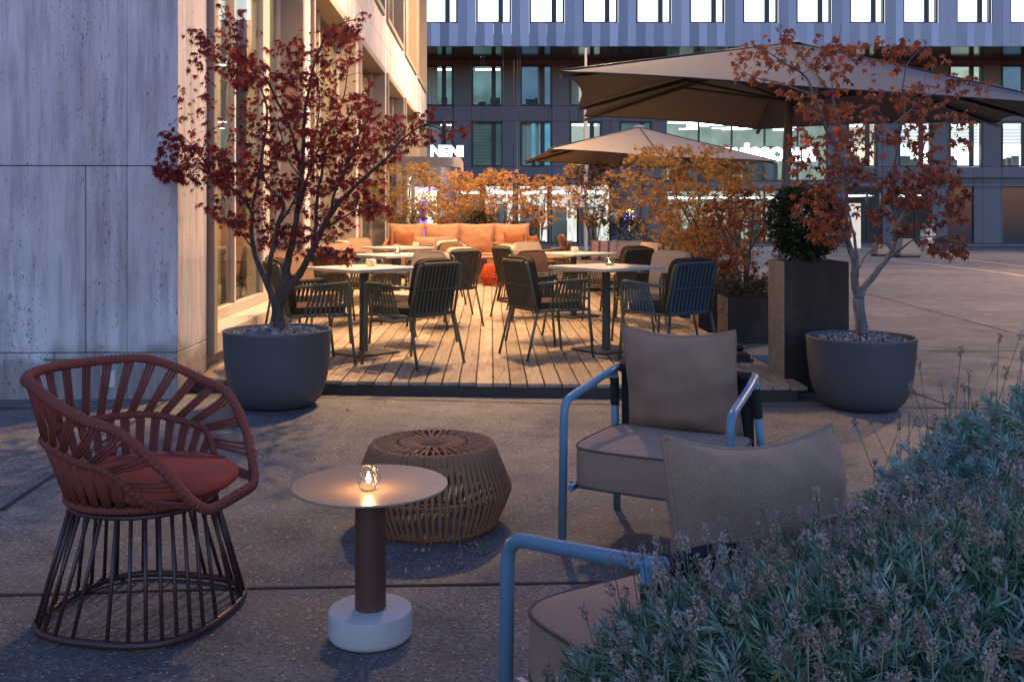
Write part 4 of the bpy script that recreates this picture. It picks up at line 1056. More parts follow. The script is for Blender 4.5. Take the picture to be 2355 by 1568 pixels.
def maple(name, base, label, branches, targets, leaf, leafmat_, barkm, tpl, seed, per=(3,6), size=(.035,.06), trunk_r=.05, tintf=None, group=None, curl=.5, droop=.6, twig_r=.0022, reach=.6, branch_leaf=0):
    rnd_ = random.Random(seed)
    root = empty(name, base, 0, label, 'tree', group); inv = M.Translation(base).inverted()
    tr = MB(); nodes = []          # nodes: (point, radius)
    for pts, r0, r1 in branches:
        sp = spline(pts, 5); m = len(sp)
        # small crooks
        sp = [p+V((NZ.noise(p*9)*.010, NZ.noise(p*9+V((5,1,2)))*.012, 0)) if 0 < i < m-1 else p for i, p in enumerate(sp)]
        tr.tube([inv @ p for p in sp], lambda i: (r0+(r1-r0)*(i/(m-1))**.75)*(1+.10*NZ.noise(sp[min(i,m-1)]*14)), 9)
        for i, p in enumerate(sp):
            nodes.append((p, r0+(r1-r0)*i/(m-1)))
    base_v = V(base)
    targets = sorted(targets, key=lambda q: min((q-n_[0]).length for n_ in nodes))
    cr = MB(); tw = MB()
    ncell = list(nodes)
    for q in targets:
        best = None; bd = 1e9
        for n_ in ncell:
            dv = q-n_[0]; dl = dv.length
            c_ = dl*(1.0+.6*(dv.z < -.02))     # twigs would rather rise
            if c_ < bd: bd = c_; best = n_
        p0, r0 = best; L = (q-p0).length
        if L > reach*1.6 or L < .01: 
            if L > reach*1.6: continue
        mid = p0.lerp(q, .5)+V((rnd_.uniform(-.12,.12)*L, rnd_.uniform(-.12,.12)*L, .10*L+rnd_.uniform(-.05,.1)*L))
        sp = spline([p0, mid, q], 4); ra = min(r0*.7, twig_r*(1+2.2*L)); 
        tw.tube([inv @ p for p in sp], lambda i: ra*(1-.6*i/(len(sp)-1)), 4, cap=False)
        for i in (3, 5, 8): ncell.append((sp[i], ra*.8))
        n = rnd_.randint(*per)
        base_t = rnd_.random()
        dirq = (q-mid).normalized()
        for k in range(n):
            pos = sp[-1] if k == 0 else sp[max(1, len(sp)-1-rnd_.randint(1, 6))]
            d = (dirq*.6+V((rnd_.gauss(0,.7), rnd_.gauss(0,.7), rnd_.gauss(-droop,.35)))).normalized()
            stalk = pos+d*rnd_.uniform(.008,.03)
            tn = tintf(stalk, base_t, rnd_) if tintf else min(1, max(0, base_t*.5+rnd_.random()*.5))
            add_leaf(cr, inv @ stalk, (d+V((0,0,-droop*.5))).normalized(), V((rnd_.gauss(0,.5), rnd_.gauss(-.5,.5), 1)).normalized(), rnd_.uniform(*size), tn, tpl, rnd_.uniform(.1,curl), rnd_)
    to = tr.build('trunk', barkm, root, True); tag(tw.build('twigs', barkm, to, True), kind='stuff')
    cr.build('crown', leafmat_, root)
    return root
def poly_sampler(polys, rnd_):
    """polys: list of (count, [(x, y)...]) in picture units; returns x, y samples"""
    out = []
    for cnt, pg in polys:
        x0, x1 = min(p[0] for p in pg), max(p[0] for p in pg); y0, y1 = min(p[1] for p in pg), max(p[1] for p in pg); k = 0
        while k < cnt:
            x, y = rnd_.uniform(x0, x1), rnd_.uniform(y0, y1); ins = False
            for i in range(len(pg)):
                a, b = pg[i], pg[i-1]
                if (a[1] > y) != (b[1] > y) and x < (b[0]-a[0])*(y-a[1])/(b[1]-a[1])+a[0]: ins = not ins
            if ins: out.append((x, y)); k += 1
    return out
# ------------------------------------------------------------------ round pots
def pot(loc_, rt, h, label, seed):
    root = empty('plant_pot', loc_, 0, label, 'plant pot', 'round anthracite pots at the terrace edge')
    k = rt/.365
    pr = [(0,.0), (.20*k,.0), (.245*k,.012), (.285*k,.05), (.315*k,.11), (.338*k,.2), (.353*k,.32), (.362*k,h-.02), (.366*k,h-.004), (.364*k,h), (.350*k,h), (.346*k,h-.006), (.340*k,h-.12)]
    m_ = MB(); m_.lathe(pr, 72); m_.build('bowl', m_pot, root, True, 50)
    rn = random.Random(seed); g_ = MB(); g_.lathe([(0,h-.045), (.342*k,h-.05)], 40, tint=.2)
    for i in range(900):
        a = rn.random()*2*pi; r_ = sqrt(rn.random())*.330*k; z = h-.046+.045*(1-(r_/.34/k)**2)+rn.uniform(0,.016); s = rn.uniform(.008,.019)
        rot = Euler((rn.random()*6, rn.random()*6, rn.random()*6)).to_matrix(); c = V((r_*cos(a), r_*sin(a), z))
        vs = [c+rot @ (V(q)*s*rn.uniform(.7,1.2)) for q in ((1,.2,0), (-1,0,.1), (.1,.8,0), (0,-.8,.1), (.1,.1,.55), (0,0,-.5))]
        g_.add(vs, [(0,2,4),(2,1,4),(1,3,4),(3,0,4),(2,0,5),(1,2,5),(3,1,5),(0,3,5)], rn.random())
    tag(g_.build('gravel', m_gravel, root), kind='stuff')
    return root
pl_c = V((P(638,0,6.74).x, 6.74, 0)); pr_c = V((P(1980,0,6.69).x, 6.69, 0))
pot(pl_c, .362, .515, 'round anthracite pot holding the crimson maple, by the stone corner', 1)
pot(pr_c, .358, .475, 'round anthracite pot holding the russet maple, beside the tall dark planter', 2)
# ------------------------------------------------------------------ crimson maple on the left
def Q(x, y, dd, d0=6.74): return P(x, y, d0+dd)
B = []
B.append(([Q(643,757,0), Q(641,735,0), Q(638,712,0), Q(637,695,0)], .046, .040))
B.append(([Q(637,700,0), Q(622,668,.0), Q(606,630,.02), Q(592,600,.05), Q(582,570,.06), Q(579,520,.08), Q(580,480,.10), Q(592,425,.12), Q(606,330,.18), Q(615,260,.2), Q(600,200,.2)], .030, .005))
B.append(([Q(580,490,.08), Q(552,450,.05), Q(520,425,0), Q(489,404,-.05), Q(462,388,-.1), Q(430,372,-.15)], .013, .003))
B.append(([Q(489,404,-.05), Q(450,345,-.1), Q(420,315,-.15), Q(395,300,-.2)], .006, .002))
B.append(([Q(615,655,.0), Q(621,600,-.08), Q(640,520,-.12), Q(652,470,-.15), Q(618,430,-.2), Q(603,390,-.25), Q(610,330,-.28)], .022, .004))
B.append(([Q(640,520,-.12), Q(672,470,-.2), Q(694,420,-.25), Q(660,360,-.3), Q(640,280,-.3)], .011, .003))
B.append(([Q(640,700,0), Q(655,640,.03), Q(665,590,.05), Q(676,540,.05), Q(684,490,.04), Q(690,440,.03), Q(695,391,.02), Q(696,340,.0), Q(700,280,-.02), Q(708,220,-.04), Q(722,150,-.08), Q(745,95,-.1), Q(775,60,-.12), Q(815,45,-.15)], .032, .003))
B.append(([Q(694,395,.02), Q(684,350,.1), Q(675,318,.15), Q(655,265,.2), Q(631,220,.22), Q(608,178,.25), Q(587,156,.25), Q(550,133,.25), Q(513,120,.22), Q(475,95,.2), Q(440,66,.2)], .015, .002))
B.append(([Q(550,133,.25), Q(545,90,.25), Q(530,50,.25), Q(515,15,.25)], .006, .002))
B.append(([Q(642,705,0), Q(668,660,-.05), Q(694,621,-.08), Q(724,562,-.10), Q(740,530,-.1), Q(760,495,-.12), Q(782,464,-.12), Q(825,420,-.15), Q(870,381,-.18), Q(905,345,-.2), Q(929,318,-.2), Q(978,288,-.22), Q(1027,303,-.25), Q(1075,292,-.25)], .030, .002))
B.append(([Q(724,562,-.10), Q(727,510,-.0), Q(728,464,.05), Q(738,410,.1), Q(748,355,.12), Q(768,320,.15), Q(790,285,.18), Q(815,245,.2), Q(840,205,.2)], .016, .003))
B.append(([Q(760,495,-.12), Q(772,440,-.2), Q(800,380,-.25), Q(815,330,-.28), Q(850,270,-.3)], .011, .003))
B.append(([Q(684,490,.04), Q(700,440,.15), Q(715,370,.2), Q(728,300,.25), Q(735,230,.28), Q(728,170,.3)], .012, .003))
B.append(([Q(715,370,.2), Q(760,300,.3), Q(790,220,.35), Q(800,150,.35), Q(790,110,.35)], .008, .002))
B.append(([Q(740,530,-.1), Q(790,500,-.2), Q(830,480,-.28), Q(870,472,-.3), Q(895,478,-.32)], .008, .002))
B.append(([Q(668,660,-.05), Q(700,610,-.15), Q(740,588,-.25), Q(790,580,-.3), Q(815,590,-.32)], .007, .002))
B.append(([Q(582,575,.06), Q(545,520,-.05), Q(505,500,-.1), Q(470,485,-.12)], .008, .002))
rn = random.Random(11)
polys = [(70, [(440,60),(520,95),(600,120),(640,190),(560,200),(500,160),(420,75)]), (14, [(500,0),(560,20),(570,100),(525,90)]),
         (85, [(640,90),(720,110),(760,60),(850,20),(830,80),(790,190),(700,240),(620,200)]), (110, [(560,230),(700,200),(800,200),(860,230),(850,330),(700,380),(560,330)]),
         (150, [(700,330),(830,210),(900,250),(960,270),(970,330),(900,380),(820,420),(720,440)]), (90, [(480,400),(560,330),(680,330),(720,420),(650,470),(540,460)]),
         (80, [(370,300),(450,310),(540,330),(520,420),(440,420),(350,385)]), (26, [(350,380),(420,385),(430,415),(370,410)]), (24, [(455,470),(520,470),(590,500),(570,540),(500,520)]),
         (55, [(700,430),(840,400),(880,480),(820,520),(740,540),(690,490)]), (26, [(820,440),(905,450),(900,500),(835,500)]), (22, [(735,565),(830,570),(830,605),(740,600)]), (12, [(960,250),(1000,230),(1000,330),(950,320)]), (8, [(1010,275),(1110,275),(1110,310),(1010,320)]), (30, [(590,520),(700,510),(760,560),(700,590),(600,570)])]
T_ = []
polys = [(int(c_*1.9), p_) for c_, p_ in polys]+[(560, [(375,305),(450,75),(520,25),(640,90),(830,25),(850,150),(870,255),(980,290),(900,400),(880,480),(740,560),(600,555),(470,480),(365,400)])]
for x, y in poly_sampler(polys, rn):
    dd = rn.gauss(0, .22) if x < 930 else rn.gauss(-.22, .05)
    if x < 480: dd = -.12+rn.gauss(0, .10)
    T_.append(Q(x, y, dd))
def tint_l(p, b, r): # redder on the left, browner where the crown looks to the terrace
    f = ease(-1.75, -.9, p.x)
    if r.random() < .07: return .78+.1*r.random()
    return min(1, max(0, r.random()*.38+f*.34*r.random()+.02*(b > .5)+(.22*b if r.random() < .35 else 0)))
maple('maple_tree', pl_c+V((0,0,.45)), 'crimson Japanese maple in the round pot by the stone corner', B, T_, None, m_leaf_l, m_bark_l, LEAF_PALM, 21, (2,4), (.024,.045), tintf=tint_l, group=None, curl=.55, droop=.8, reach=.55, twig_r=.0030)
# ------------------------------------------------------------------ russet maple on the right
def Q2(x, y, dd): return P(x, y, 6.69+dd)
B = []
B.append(([Q2(1984,768,0), Q2(1981,735,0), Q2(1976,700,0), Q2(1974,680,0)], .040, .036))
B.append(([Q2(1974,685,0), Q2(1968,650,0), Q2(1966,615,.02), Q2(1962,590,.03), Q2(1953,562,.05), Q2(1947,540,.05), Q2(1946,490,.05), Q2(1948,410,.05), Q2(1930,355,.0), Q2(1908,313,-.05), Q2(1888,262,-.08), Q2(1869,219,-.1), Q2(1857,184,-.12), Q2(1835,162,-.15), Q2(1807,148,-.18), Q2(1775,125,-.2), Q2(1740,108,-.2)], .030, .003))
B.append(([Q2(1976,690,0), Q2(1970,645,-.05), Q2(1972,600,-.08), Q2(1968,560,-.1), Q2(1958,520,-.12), Q2(1945,470,-.15), Q2(1920,430,-.2), Q2(1890,400,-.22)], .018, .003))
B.append(([Q2(1976,690,0), Q2(1991,658,.02), Q2(2019,622,.05), Q2(2040,595,.08), Q2(2057,554,.1), Q2(2065,516,.12), Q2(2090,472,.15), Q2(2098,417,.15), Q2(2106,385,.15), Q2(2120,360,.2), Q2(2128,310,.2)], .027, .004))
B.append(([Q2(2062,520,.12), Q2(2050,450,.05), Q2(2055,400,.0), Q2(2069,313,-.05), Q2(2080,254,-.08), Q2(2077,200,-.1), Q2(2085,150,-.1), Q2(2130,100,-.1)], .014, .003))
B.append(([Q2(1948,420,.05), Q2(1963,391,.12), Q2(1950,330,.18), Q2(1930,280,.2), Q2(1915,220,.22), Q2(1912,150,.25), Q2(1925,100,.25), Q2(1935,60,.25)], .011, .002))
B.append(([Q2(1947,430,.05), Q2(1990,360,-.1), Q2(2025,290,-.15), Q2(2060,282,-.15), Q2(2130,225,-.15), Q2(2180,205,-.15), Q2(2235,190,-.15)], .008, .002))
B.append(([Q2(1869,219,-.1), Q2(1830,205,-.2), Q2(1790,190,-.25), Q2(1740,180,-.28), Q2(1700,160,-.3)], .007, .002))
B.append(([Q2(1807,148,-.18), Q2(1800,110,-.1), Q2(1795,70,-.1), Q2(1800,45,-.1)], .005, .002))
B.append(([Q2(2098,430,.15), Q2(2140,400,.2), Q2(2180,400,.22), Q2(2225,410,.25)], .009, .002))
B.append(([Q2(2080,500,.15), Q2(2130,470,.2), Q2(2180,465,.2), Q2(2235,450,.2)], .007, .002))
B.append(([Q2(2040,597,.08), Q2(2075,570,.0), Q2(2110,548,-.05), Q2(2160,545,-.1), Q2(2215,560,-.1)], .009, .002))
B.append(([Q2(1974,620,.0), Q2(1990,590,-.1), Q2(2020,570,-.2), Q2(2060,560,-.25)], .004, .002))
rn = random.Random(12)
polys = [(58, [(1680,130),(1740,60),(1830,90),(1880,110),(1880,180),(1800,190),(1690,180)]), (7, [(1785,40),(1815,40),(1820,90),(1790,90)]),
         (42, [(1870,100),(1960,60),(1990,110),(1960,190),(1880,190)]), (34, [(1990,100),(2070,70),(2110,100),(2060,170),(1990,150)]), (12, [(2080,90),(2160,80),(2150,140),(2085,140)]),
         (60, [(1810,200),(1960,190),(1990,300),(1900,330),(1820,290)]), (85, [(1960,200),(2190,180),(2200,280),(2110,330),(1990,320)]), (10, [(2180,170),(2290,180),(2270,205),(2190,215)]),
         (80, [(1810,300),(2000,300),(2010,420),(1900,440),(1800,370)]), (70, [(1820,420),(1950,420),(1960,520),(1880,560),(1830,500)]),
         (110, [(2030,400),(2180,380),(2235,440),(2210,480),(2080,480),(2020,450)]), (45, [(2080,310),(2220,260),(2240,330),(2190,400),(2110,400)]), (24, [(2060,530),(2180,470),(2230,500),(2150,530)]), (30, [(2120,550),(2230,530),(2230,585),(2130,590)]), (16, [(1880,500),(1950,500),(1960,560),(1900,560)]), (14, [(2000,480),(2060,470),(2070,560),(2010,560)])]
T_ = []
polys = [(int(c_*(1.35 if max(q_[1] for q_ in p_) > 420 else .85)), p_) for c_, p_ in polys]+[(150, [(1690,130),(1800,50),(1960,70),(2140,90),(2280,185),(2240,330),(2230,480),(2080,500),(1960,540),(1830,480),(1810,220)])]
for x, y in poly_sampler(polys, rn): T_.append(Q2(x, y, rn.gauss(0, .22)))
def tint_r(p, b, r):
    if r.random() < .016: return .97+.03*r.random()
    return min(.93, max(0, .1+r.random()*.5+.3*b-.25*ease(2.2, 1.3, p.z)*r.random()))
maple('maple_tree', pr_c+V((0,0,.40)), 'russet maple with thin grey stems in the round pot beside the tall planter', B, T_, None, m_leaf_r, m_bark_r, LEAF_BROAD, 22, (2,3), (.026,.050), tintf=tint_r, curl=.7, droop=.75, reach=.55, twig_r=.0028)
# ------------------------------------------------------------------ planters along the terrace edge
def planter(x0, x1, y0, y1, h, label, cat='planter', side=m_steel_lit, front=m_steel_shaded):
    root = empty('planter', ((x0+x1)/2, (y0+y1)/2, 0), 0, label, cat, 'square steel planters along the terrace edge')
    cx, cy = (x0+x1)/2, (y0+y1)/2; m_ = MB(); a, b = x0-cx, x1-cx; c, d = y0-cy, y1-cy; t = .012
    m_.box(a, b, c, c+t, 0.0, h, mi=0); m_.box(a, a+t, c+t, d, 0.0, h, mi=1); m_.box(b-t, b, c+t, d, 0, h, mi=0); m_.box(a+t, b-t, d-t, d, 0, h, mi=1)  # one steel: front in its shaded tone, left side in its lit tone
    m_.build('box', [front, side], root)
    m_ = MB(); n = 10; m_.sheet([[V((a+t+(b-a-2*t)*i/n, c+t+(d-c-2*t)*k/n, h-.05+.02*NZ.noise(V((i*.9,k*.9,h*9))))) for i in range(n+1)] for k in range(n+1)])
    m_.build('soil', m_soil, root, True); return root
planter(1.975, 2.44, 7.21, 7.67, .945, 'tall dark steel planter with a clipped round bush, beside the right pot')
planter(1.985, 2.45, 9.15, 9.62, .52, 'low dark steel planter with trailing plants behind the tall planter')
planter(1.99, 2.46, 10.62, 11.1, .56, 'third rusty planter beyond the petrol chair')
planter(2.0, 2.47, 12.4, 12.9, .56, 'fourth planter along the terrace edge, under the orange maples')
planter(1.2, 1.75, 17.3, 17.8, .62, 'dark planter with a slender maple, right of the slatted armchair', front=m_steel_shaded)
for i, x in enumerate((-2.15, -1.3, -.45, .4)): planter(x-.38, x+.38, 19.5, 19.98, .62, 'steel planter behind the apricot sofa, '+('next to the entrance lobby', 'under the second maple', 'under the third maple', 'at the slatted armchair end')[i])
# concrete parasol foot and slabs

pd = MB(); pd.bbox(1.72, 1.95, 8.0, 8.75, .0, .16, .03); pd.bbox(1.73, 1.94, 8.25, 8.7, .165, .20, .02); tag(pd.build('cable_box', m_black_metal), 'black cable box on the ground beside the tall planter', 'box')
# clipped bush
def bush(name, c, rad, label, leafm, n, seed, stems=None, size=(.010,.018), group=None, squash=1.0, cat='shrub', shell=.55):
    rn = random.Random(seed); root = empty(name, c, 0, label, cat, group); m_ = MB(); tw = MB(); cen = V((0,0,0))
    for i in range(n):
        v = V((rn.gauss(0,1), rn.gauss(0,1), rn.gauss(0,1))).normalized(); rr = rad*(shell+(1-shell)*rn.random()**.5)*(1+.14*NZ.noise(v*2.3+V((seed,0,0))))
        p = V((v.x*rr, v.y*rr, v.z*rr*squash)); d = (v+V((rn.gauss(0,.6), rn.gauss(0,.6), rn.gauss(.1,.6)))).normalized(); s = rn.uniform(*size)
        x = d.cross(V((0,0,1)))
        if x.length < .01: continue
        x = x.normalized()*s*.5
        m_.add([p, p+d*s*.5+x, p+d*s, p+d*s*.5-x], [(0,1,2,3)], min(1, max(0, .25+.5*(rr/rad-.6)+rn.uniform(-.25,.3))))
    if stems:
        z0, ns, spread = stems
        for i in range(ns):
            a = rn.random()*2*pi; b = V((rn.uniform(-spread,spread), rn.uniform(-spread,spread), z0)); q = V((cos(a)*rad*.8*rn.random()**.5, sin(a)*rad*.8*rn.random()**.5, rn.uniform(-.4,.5)*rad*squash))
            tw.tube(spline([b, b.lerp(q,.45)+V((rn.gauss(0,.02),rn.gauss(0,.02),.03)), q], 3), lambda k: .004-.0028*k/6, 4, cap=False)
        tw.build('stems', m_bark_d, root, True)
    m_.build('foliage', leafm, root); return root
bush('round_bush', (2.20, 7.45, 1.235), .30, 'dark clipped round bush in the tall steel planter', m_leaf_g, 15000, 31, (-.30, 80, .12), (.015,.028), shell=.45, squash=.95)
def trailing(name, c, w_, d_, h_, n, seed, label, leafm=m_leaf_br):
    rn = random.Random(seed); root = empty(name, c, 0, label, 'plant', 'underplanting in the terrace planters'); m_ = MB(); tw = MB()
    for i in range(n):
        b = V((rn.uniform(-w_,w_), rn.uniform(-d_,d_), -.03)); L = h_*rn.uniform(.4,1.1); out = V((b.x/w_*rn.uniform(.0,.9), b.y/d_*rn.uniform(0,.9), 0))
        q = b+V((rn.gauss(0,.05), rn.gauss(0,.05), L))+out*L*.6
        if rn.random() < .16: q = b+out.normalized()*(.12+.1*rn.random())+V((0,0,-rn.uniform(.0,.22))) if out.length > .2 else q
        sp = spline([b, b.lerp(q,.5)+V((0,0,.05)), q], 4); tw.tube(sp, .0015, 3, cap=False)
        ti = rn.random()
        for p in sp[2:]:
            for k in range(3):
                d = V((rn.gauss(0,1), rn.gauss(0,1), rn.gauss(.3,.7))).normalized(); s = rn.uniform(.014,.034); x = d.cross(V((0,0,1))).normalized()*s*.34
                m_.add([p, p+d*s*.5+x, p+d*s, p+d*s*.5-x], [(0,1,2,3)], min(1, max(0, ti*.8+rn.uniform(-.1,.2))))
    tw.build('stems', m_bark_d, root); m_.build('foliage', leafm, root); return root
trailing('trailing_plant', (2.21, 9.38, .50), .22, .22, .24, 170, 41, 'dry brown trailing plants in the low planter behind the tall one')
trailing('trailing_plant', (2.22, 10.86, .54), .22, .22, .26, 150, 42, 'brownish low plants in the third planter beyond the petrol chair')
trailing('trailing_plant', (2.23, 12.65, .54), .22, .22, .30, 150, 43, 'low greenery under the orange maples in the fourth planter', m_leaf_g)
# ------------------------------------------------------------------ smaller maples
def small_maple(base, h_, wd, label, seed, stems=4, ntar=300, leafm=m_leaf_o, per=(4,7), size=(.030,.052), lean=(0,0), tlow=0, zmin=.30, depth=None, tpl=LEAF_SMALL):
    rn = random.Random(seed); b = V(base); brs = []; tops = []
    for s_ in range(stems):
        a = 2*pi*(s_+.5*rn.random())/stems; top = b+V((cos(a)*wd*rn.uniform(.25,.75)+lean[0], sin(a)*wd*.7*rn.uniform(.25,.75)+lean[1], h_*rn.uniform(.72,.98)))
        st = b+V((rn.uniform(-.02,.02), rn.uniform(-.02,.02), 0)); m1 = st.lerp(top,.35)+V((rn.gauss(0,.06)*wd, rn.gauss(0,.06)*wd, .06*h_)); m2 = st.lerp(top,.7)+V((rn.gauss(0,.08)*wd, rn.gauss(0,.08)*wd, .05*h_))
        brs.append(([st, m1, m2, top], .016, .004)); tops.append(top)
        for _ in range(2):
            q = m2.lerp(m1, rn.random()); e = q+V((rn.gauss(0,.5)*wd, rn.gauss(0,.4)*wd, rn.uniform(.05,.28)*h_)); brs.append(([q, q.lerp(e,.5)+V((0,0,.03)), e], .007, .002))
    T = []; 
    while len(T) < ntar:
        v = V((rn.uniform(-1,1), rn.uniform(-1,1), rn.uniform(zmin,1.03))); env = wd*(.35+.75*ease(zmin-.05,.62,v.z))*(1-.45*ease(.78,1.04,v.z))
        x, y = v.x*env, v.y*env*(depth or .8)
        if (v.x**2+v.y**2) > 1: continue
        p = b+V((x+lean[0]*v.z, y+lean[1]*v.z, v.z*h_))
        if NZ.noise(p*2.6+V((seed,0,0))) < -.12: continue      # open pockets between the clumps
        T.append(p)
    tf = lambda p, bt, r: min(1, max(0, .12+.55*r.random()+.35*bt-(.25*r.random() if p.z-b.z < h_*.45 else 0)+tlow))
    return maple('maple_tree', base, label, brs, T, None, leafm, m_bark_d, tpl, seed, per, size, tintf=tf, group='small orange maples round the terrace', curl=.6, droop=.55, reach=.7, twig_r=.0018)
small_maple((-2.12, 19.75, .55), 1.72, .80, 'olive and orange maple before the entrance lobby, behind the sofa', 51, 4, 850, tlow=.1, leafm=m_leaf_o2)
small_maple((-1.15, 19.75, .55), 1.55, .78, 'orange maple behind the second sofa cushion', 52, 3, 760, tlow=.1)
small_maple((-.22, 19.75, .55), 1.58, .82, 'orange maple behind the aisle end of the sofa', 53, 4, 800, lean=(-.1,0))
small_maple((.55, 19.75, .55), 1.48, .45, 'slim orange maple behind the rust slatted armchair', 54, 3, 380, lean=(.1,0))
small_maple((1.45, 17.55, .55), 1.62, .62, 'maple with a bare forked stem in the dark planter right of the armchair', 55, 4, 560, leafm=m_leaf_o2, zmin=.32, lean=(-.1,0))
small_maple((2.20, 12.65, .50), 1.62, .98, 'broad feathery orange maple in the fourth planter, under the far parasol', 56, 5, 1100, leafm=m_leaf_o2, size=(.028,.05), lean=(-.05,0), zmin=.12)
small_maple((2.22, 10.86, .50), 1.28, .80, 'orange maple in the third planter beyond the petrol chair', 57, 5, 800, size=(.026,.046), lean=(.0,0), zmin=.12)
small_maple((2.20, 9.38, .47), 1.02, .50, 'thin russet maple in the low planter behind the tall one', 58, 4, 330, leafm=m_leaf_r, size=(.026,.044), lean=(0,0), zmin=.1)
bush('clipped_shrub', (-.62, 19.65, .98), .36, 'dark green clipped shrub behind the sofa cushions', m_leaf_g, 3600, 61, (-.36,20,.1), (.02,.04), 'green shrubs behind the seating')
bush('clipped_shrub', (.14, 19.5, .80), .34, 'light green shrub at the aisle end of the apricot sofa', m_leaf_g, 3200, 62, (-.3,20,.1), (.02,.04), 'green shrubs behind the seating')
bush('clipped_shrub', (1.98, 16.9, .82), .44, 'dark green shrub between the slim maple and the feathery maple', m_leaf_g, 4200, 63, (-.4,20,.1), (.02,.04), 'green shrubs behind the seating')
# ------------------------------------------------------------------ lavender
def lavender(name, label, seed, mound, nleaf, nspike, spike_len, xr, yr, fresh=0, hs=(.016,.031), leafl=(.022,.045), hi=0.0, nlv=4, lw=1.0, nq=4, blades=0):
    """mound(x, y) -> height of the leafy dome (None outside)"""
    rn = random.Random(seed); root = empty(name, ((xr[0]+xr[1])/2, (yr[0]+yr[1])/2, 0), 0, label, 'lavender'); inv = -V(root.location)
    lf = MB(); fl = MB(); st = MB(); k = 0
    def blade(p, d, L, wd, ti):
        x = d.cross(V((rn.gauss(0,1), rn.gauss(0,1), .3)))
        if x.length < .01: return
        x = x.normalized()*wd; m_ = p+d*L*.55+V((0,0,-.06*L)); lf.add([p+inv, m_+x+inv, p+d*L+V((0,0,-.12*L))+inv, m_-x+inv], [(0,1,2,3)], ti)
    # rosettes of narrow leaves up each shoot
    while k < nleaf:
        x, y = rn.uniform(*xr), rn.uniform(*yr); z = mound(x, y)
        if z is None: continue
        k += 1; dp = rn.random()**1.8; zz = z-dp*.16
        g = mound(x+.03, y); g2 = mound(x, y+.03); nx = -(g-z)/.03 if g else 0; ny = -(g2-z)/.03 if g2 else 0
        ax = (V((max(-1,min(1,nx)), max(-1,min(1,ny)), 1)).normalized()+V((rn.gauss(0,.25), rn.gauss(0,.25), 0))).normalized()
        p = V((x, y, zz)); ti0 = rn.random()
        for lv in range(nlv):
            c = p+ax*(lv*.05/nlv)
            for q in range(nq):
                d = (ax*(.35+.9*lv/(nlv-1))+V((rn.gauss(0,.6), rn.gauss(0,.6), rn.gauss(0,.4)))).normalized()
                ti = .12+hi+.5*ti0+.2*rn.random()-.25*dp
                if rn.random() < .035: ti = .95
                blade(c, d, rn.uniform(*leafl), lw*rn.uniform(.0014,.0026), min(.92 if rn.random() > .03 else 1, max(0, ti)))
    k = 0
    while k < blades:      # long upright leaves of the flowering shoots
        x, y = rn.uniform(*xr), rn.uniform(*yr); z = mound(x, y)
        if z is None: continue
        k += 1; d = V((rn.gauss(0,.28), rn.gauss(0,.28), 1)).normalized(); L = rn.uniform(.045,.095)
        blade(V((x, y, z-rn.uniform(.03,.08))), d, L, rn.uniform(.0016,.0028), .97+.03*rn.random() if rn.random() < .16 else rn.uniform(.15,.5))
    k = 0
    while k < nspike:
        x, y = rn.uniform(*xr), rn.uniform(*yr); z = mound(x, y)
        if z is None: continue
        k += 1; L = rn.uniform(*spike_len); p = V((x, y, z-.06)); lean = V((rn.gauss(0,.22), rn.gauss(0,.22), 1)).normalized()
        q = p+lean*(L+.06)+V((rn.gauss(0,.012), rn.gauss(0,.012), 0)); m_ = p.lerp(q,.5)+V((rn.gauss(0,.01), rn.gauss(0,.01), 0))
        st.tube([p+inv, m_+inv, q+inv], .0011, 3, cap=False, tint=rn.choice((.1,.25,.3,.9)))
        isf = k <= fresh; hl = rn.uniform(*hs)*(1.25 if isf else 1); ax = (q-m_).normalized(); ti0 = rn.random()
        nb = 9; 
        for b in range(nb):
            for r_ in range(3):
                a = rn.random()*2*pi; s1 = V((cos(a), sin(a), 0)); s1 = (s1-ax*s1.dot(ax)).normalized(); t_ = b/(nb-1)
                rad = .0046*(1-.5*abs(2*t_-1)**2)*rn.uniform(.6,1.3); c = q+ax*(hl*(t_-.6))+s1*rad; e = rn.uniform(.0025,.0046)
                ti = .99 if isf else min(.93, max(0, ti0*.5+rn.random()*.5)); d1 = (ax*.8+s1*.8).normalized(); d2 = d1.cross(s1 if abs(d1.dot(s1)) < .99 else V((1,0,0))).normalized()
                fl.add([c-d2*e*.7+inv, c+d2*e*.7+inv, c+d1*e*1.6+inv, c+s1*e+inv], [(0,1,2), (0,2,3), (1,3,2), (0,3,1)], ti)
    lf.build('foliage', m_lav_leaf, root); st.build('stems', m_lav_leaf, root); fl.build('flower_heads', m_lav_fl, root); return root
def mound_a(x, y):
    r2 = ((x-.955)/.945)**2+((y-1.50)/.58)**2
    if r2 > 1: return None
    return .07+.70*(1-r2)**.27+.06*NZ.noise(V((x*4, y*4, 1)))
def mound_b(x, y):
    r2 = ((x-1.40)/.52)**2+((y-2.66)/.42)**2
    if r2 > 1: return None
    return .08+.64*(1-r2)**.45+.14*(x-1.3)+.15*NZ.noise(V((x*4.5, y*4.5, 4)))
lavender('lavender_bush', 'near lavender bush full of faded mauve flower heads, hiding the lounge chair', 71, mound_a, 8500, 1750, (.03,.12), (.0,1.91), (.92,2.08), 2, blades=9000)
lavender('lavender_bush', 'silvery blue lavender bush with few tall spikes, right of the lounge chair pillow', 72, mound_b, 1500, 150, (.08,.30), (.88,1.92), (2.24,3.08), 0, leafl=(.022,.040), hi=.22, nlv=8, nq=7, lw=1.0)
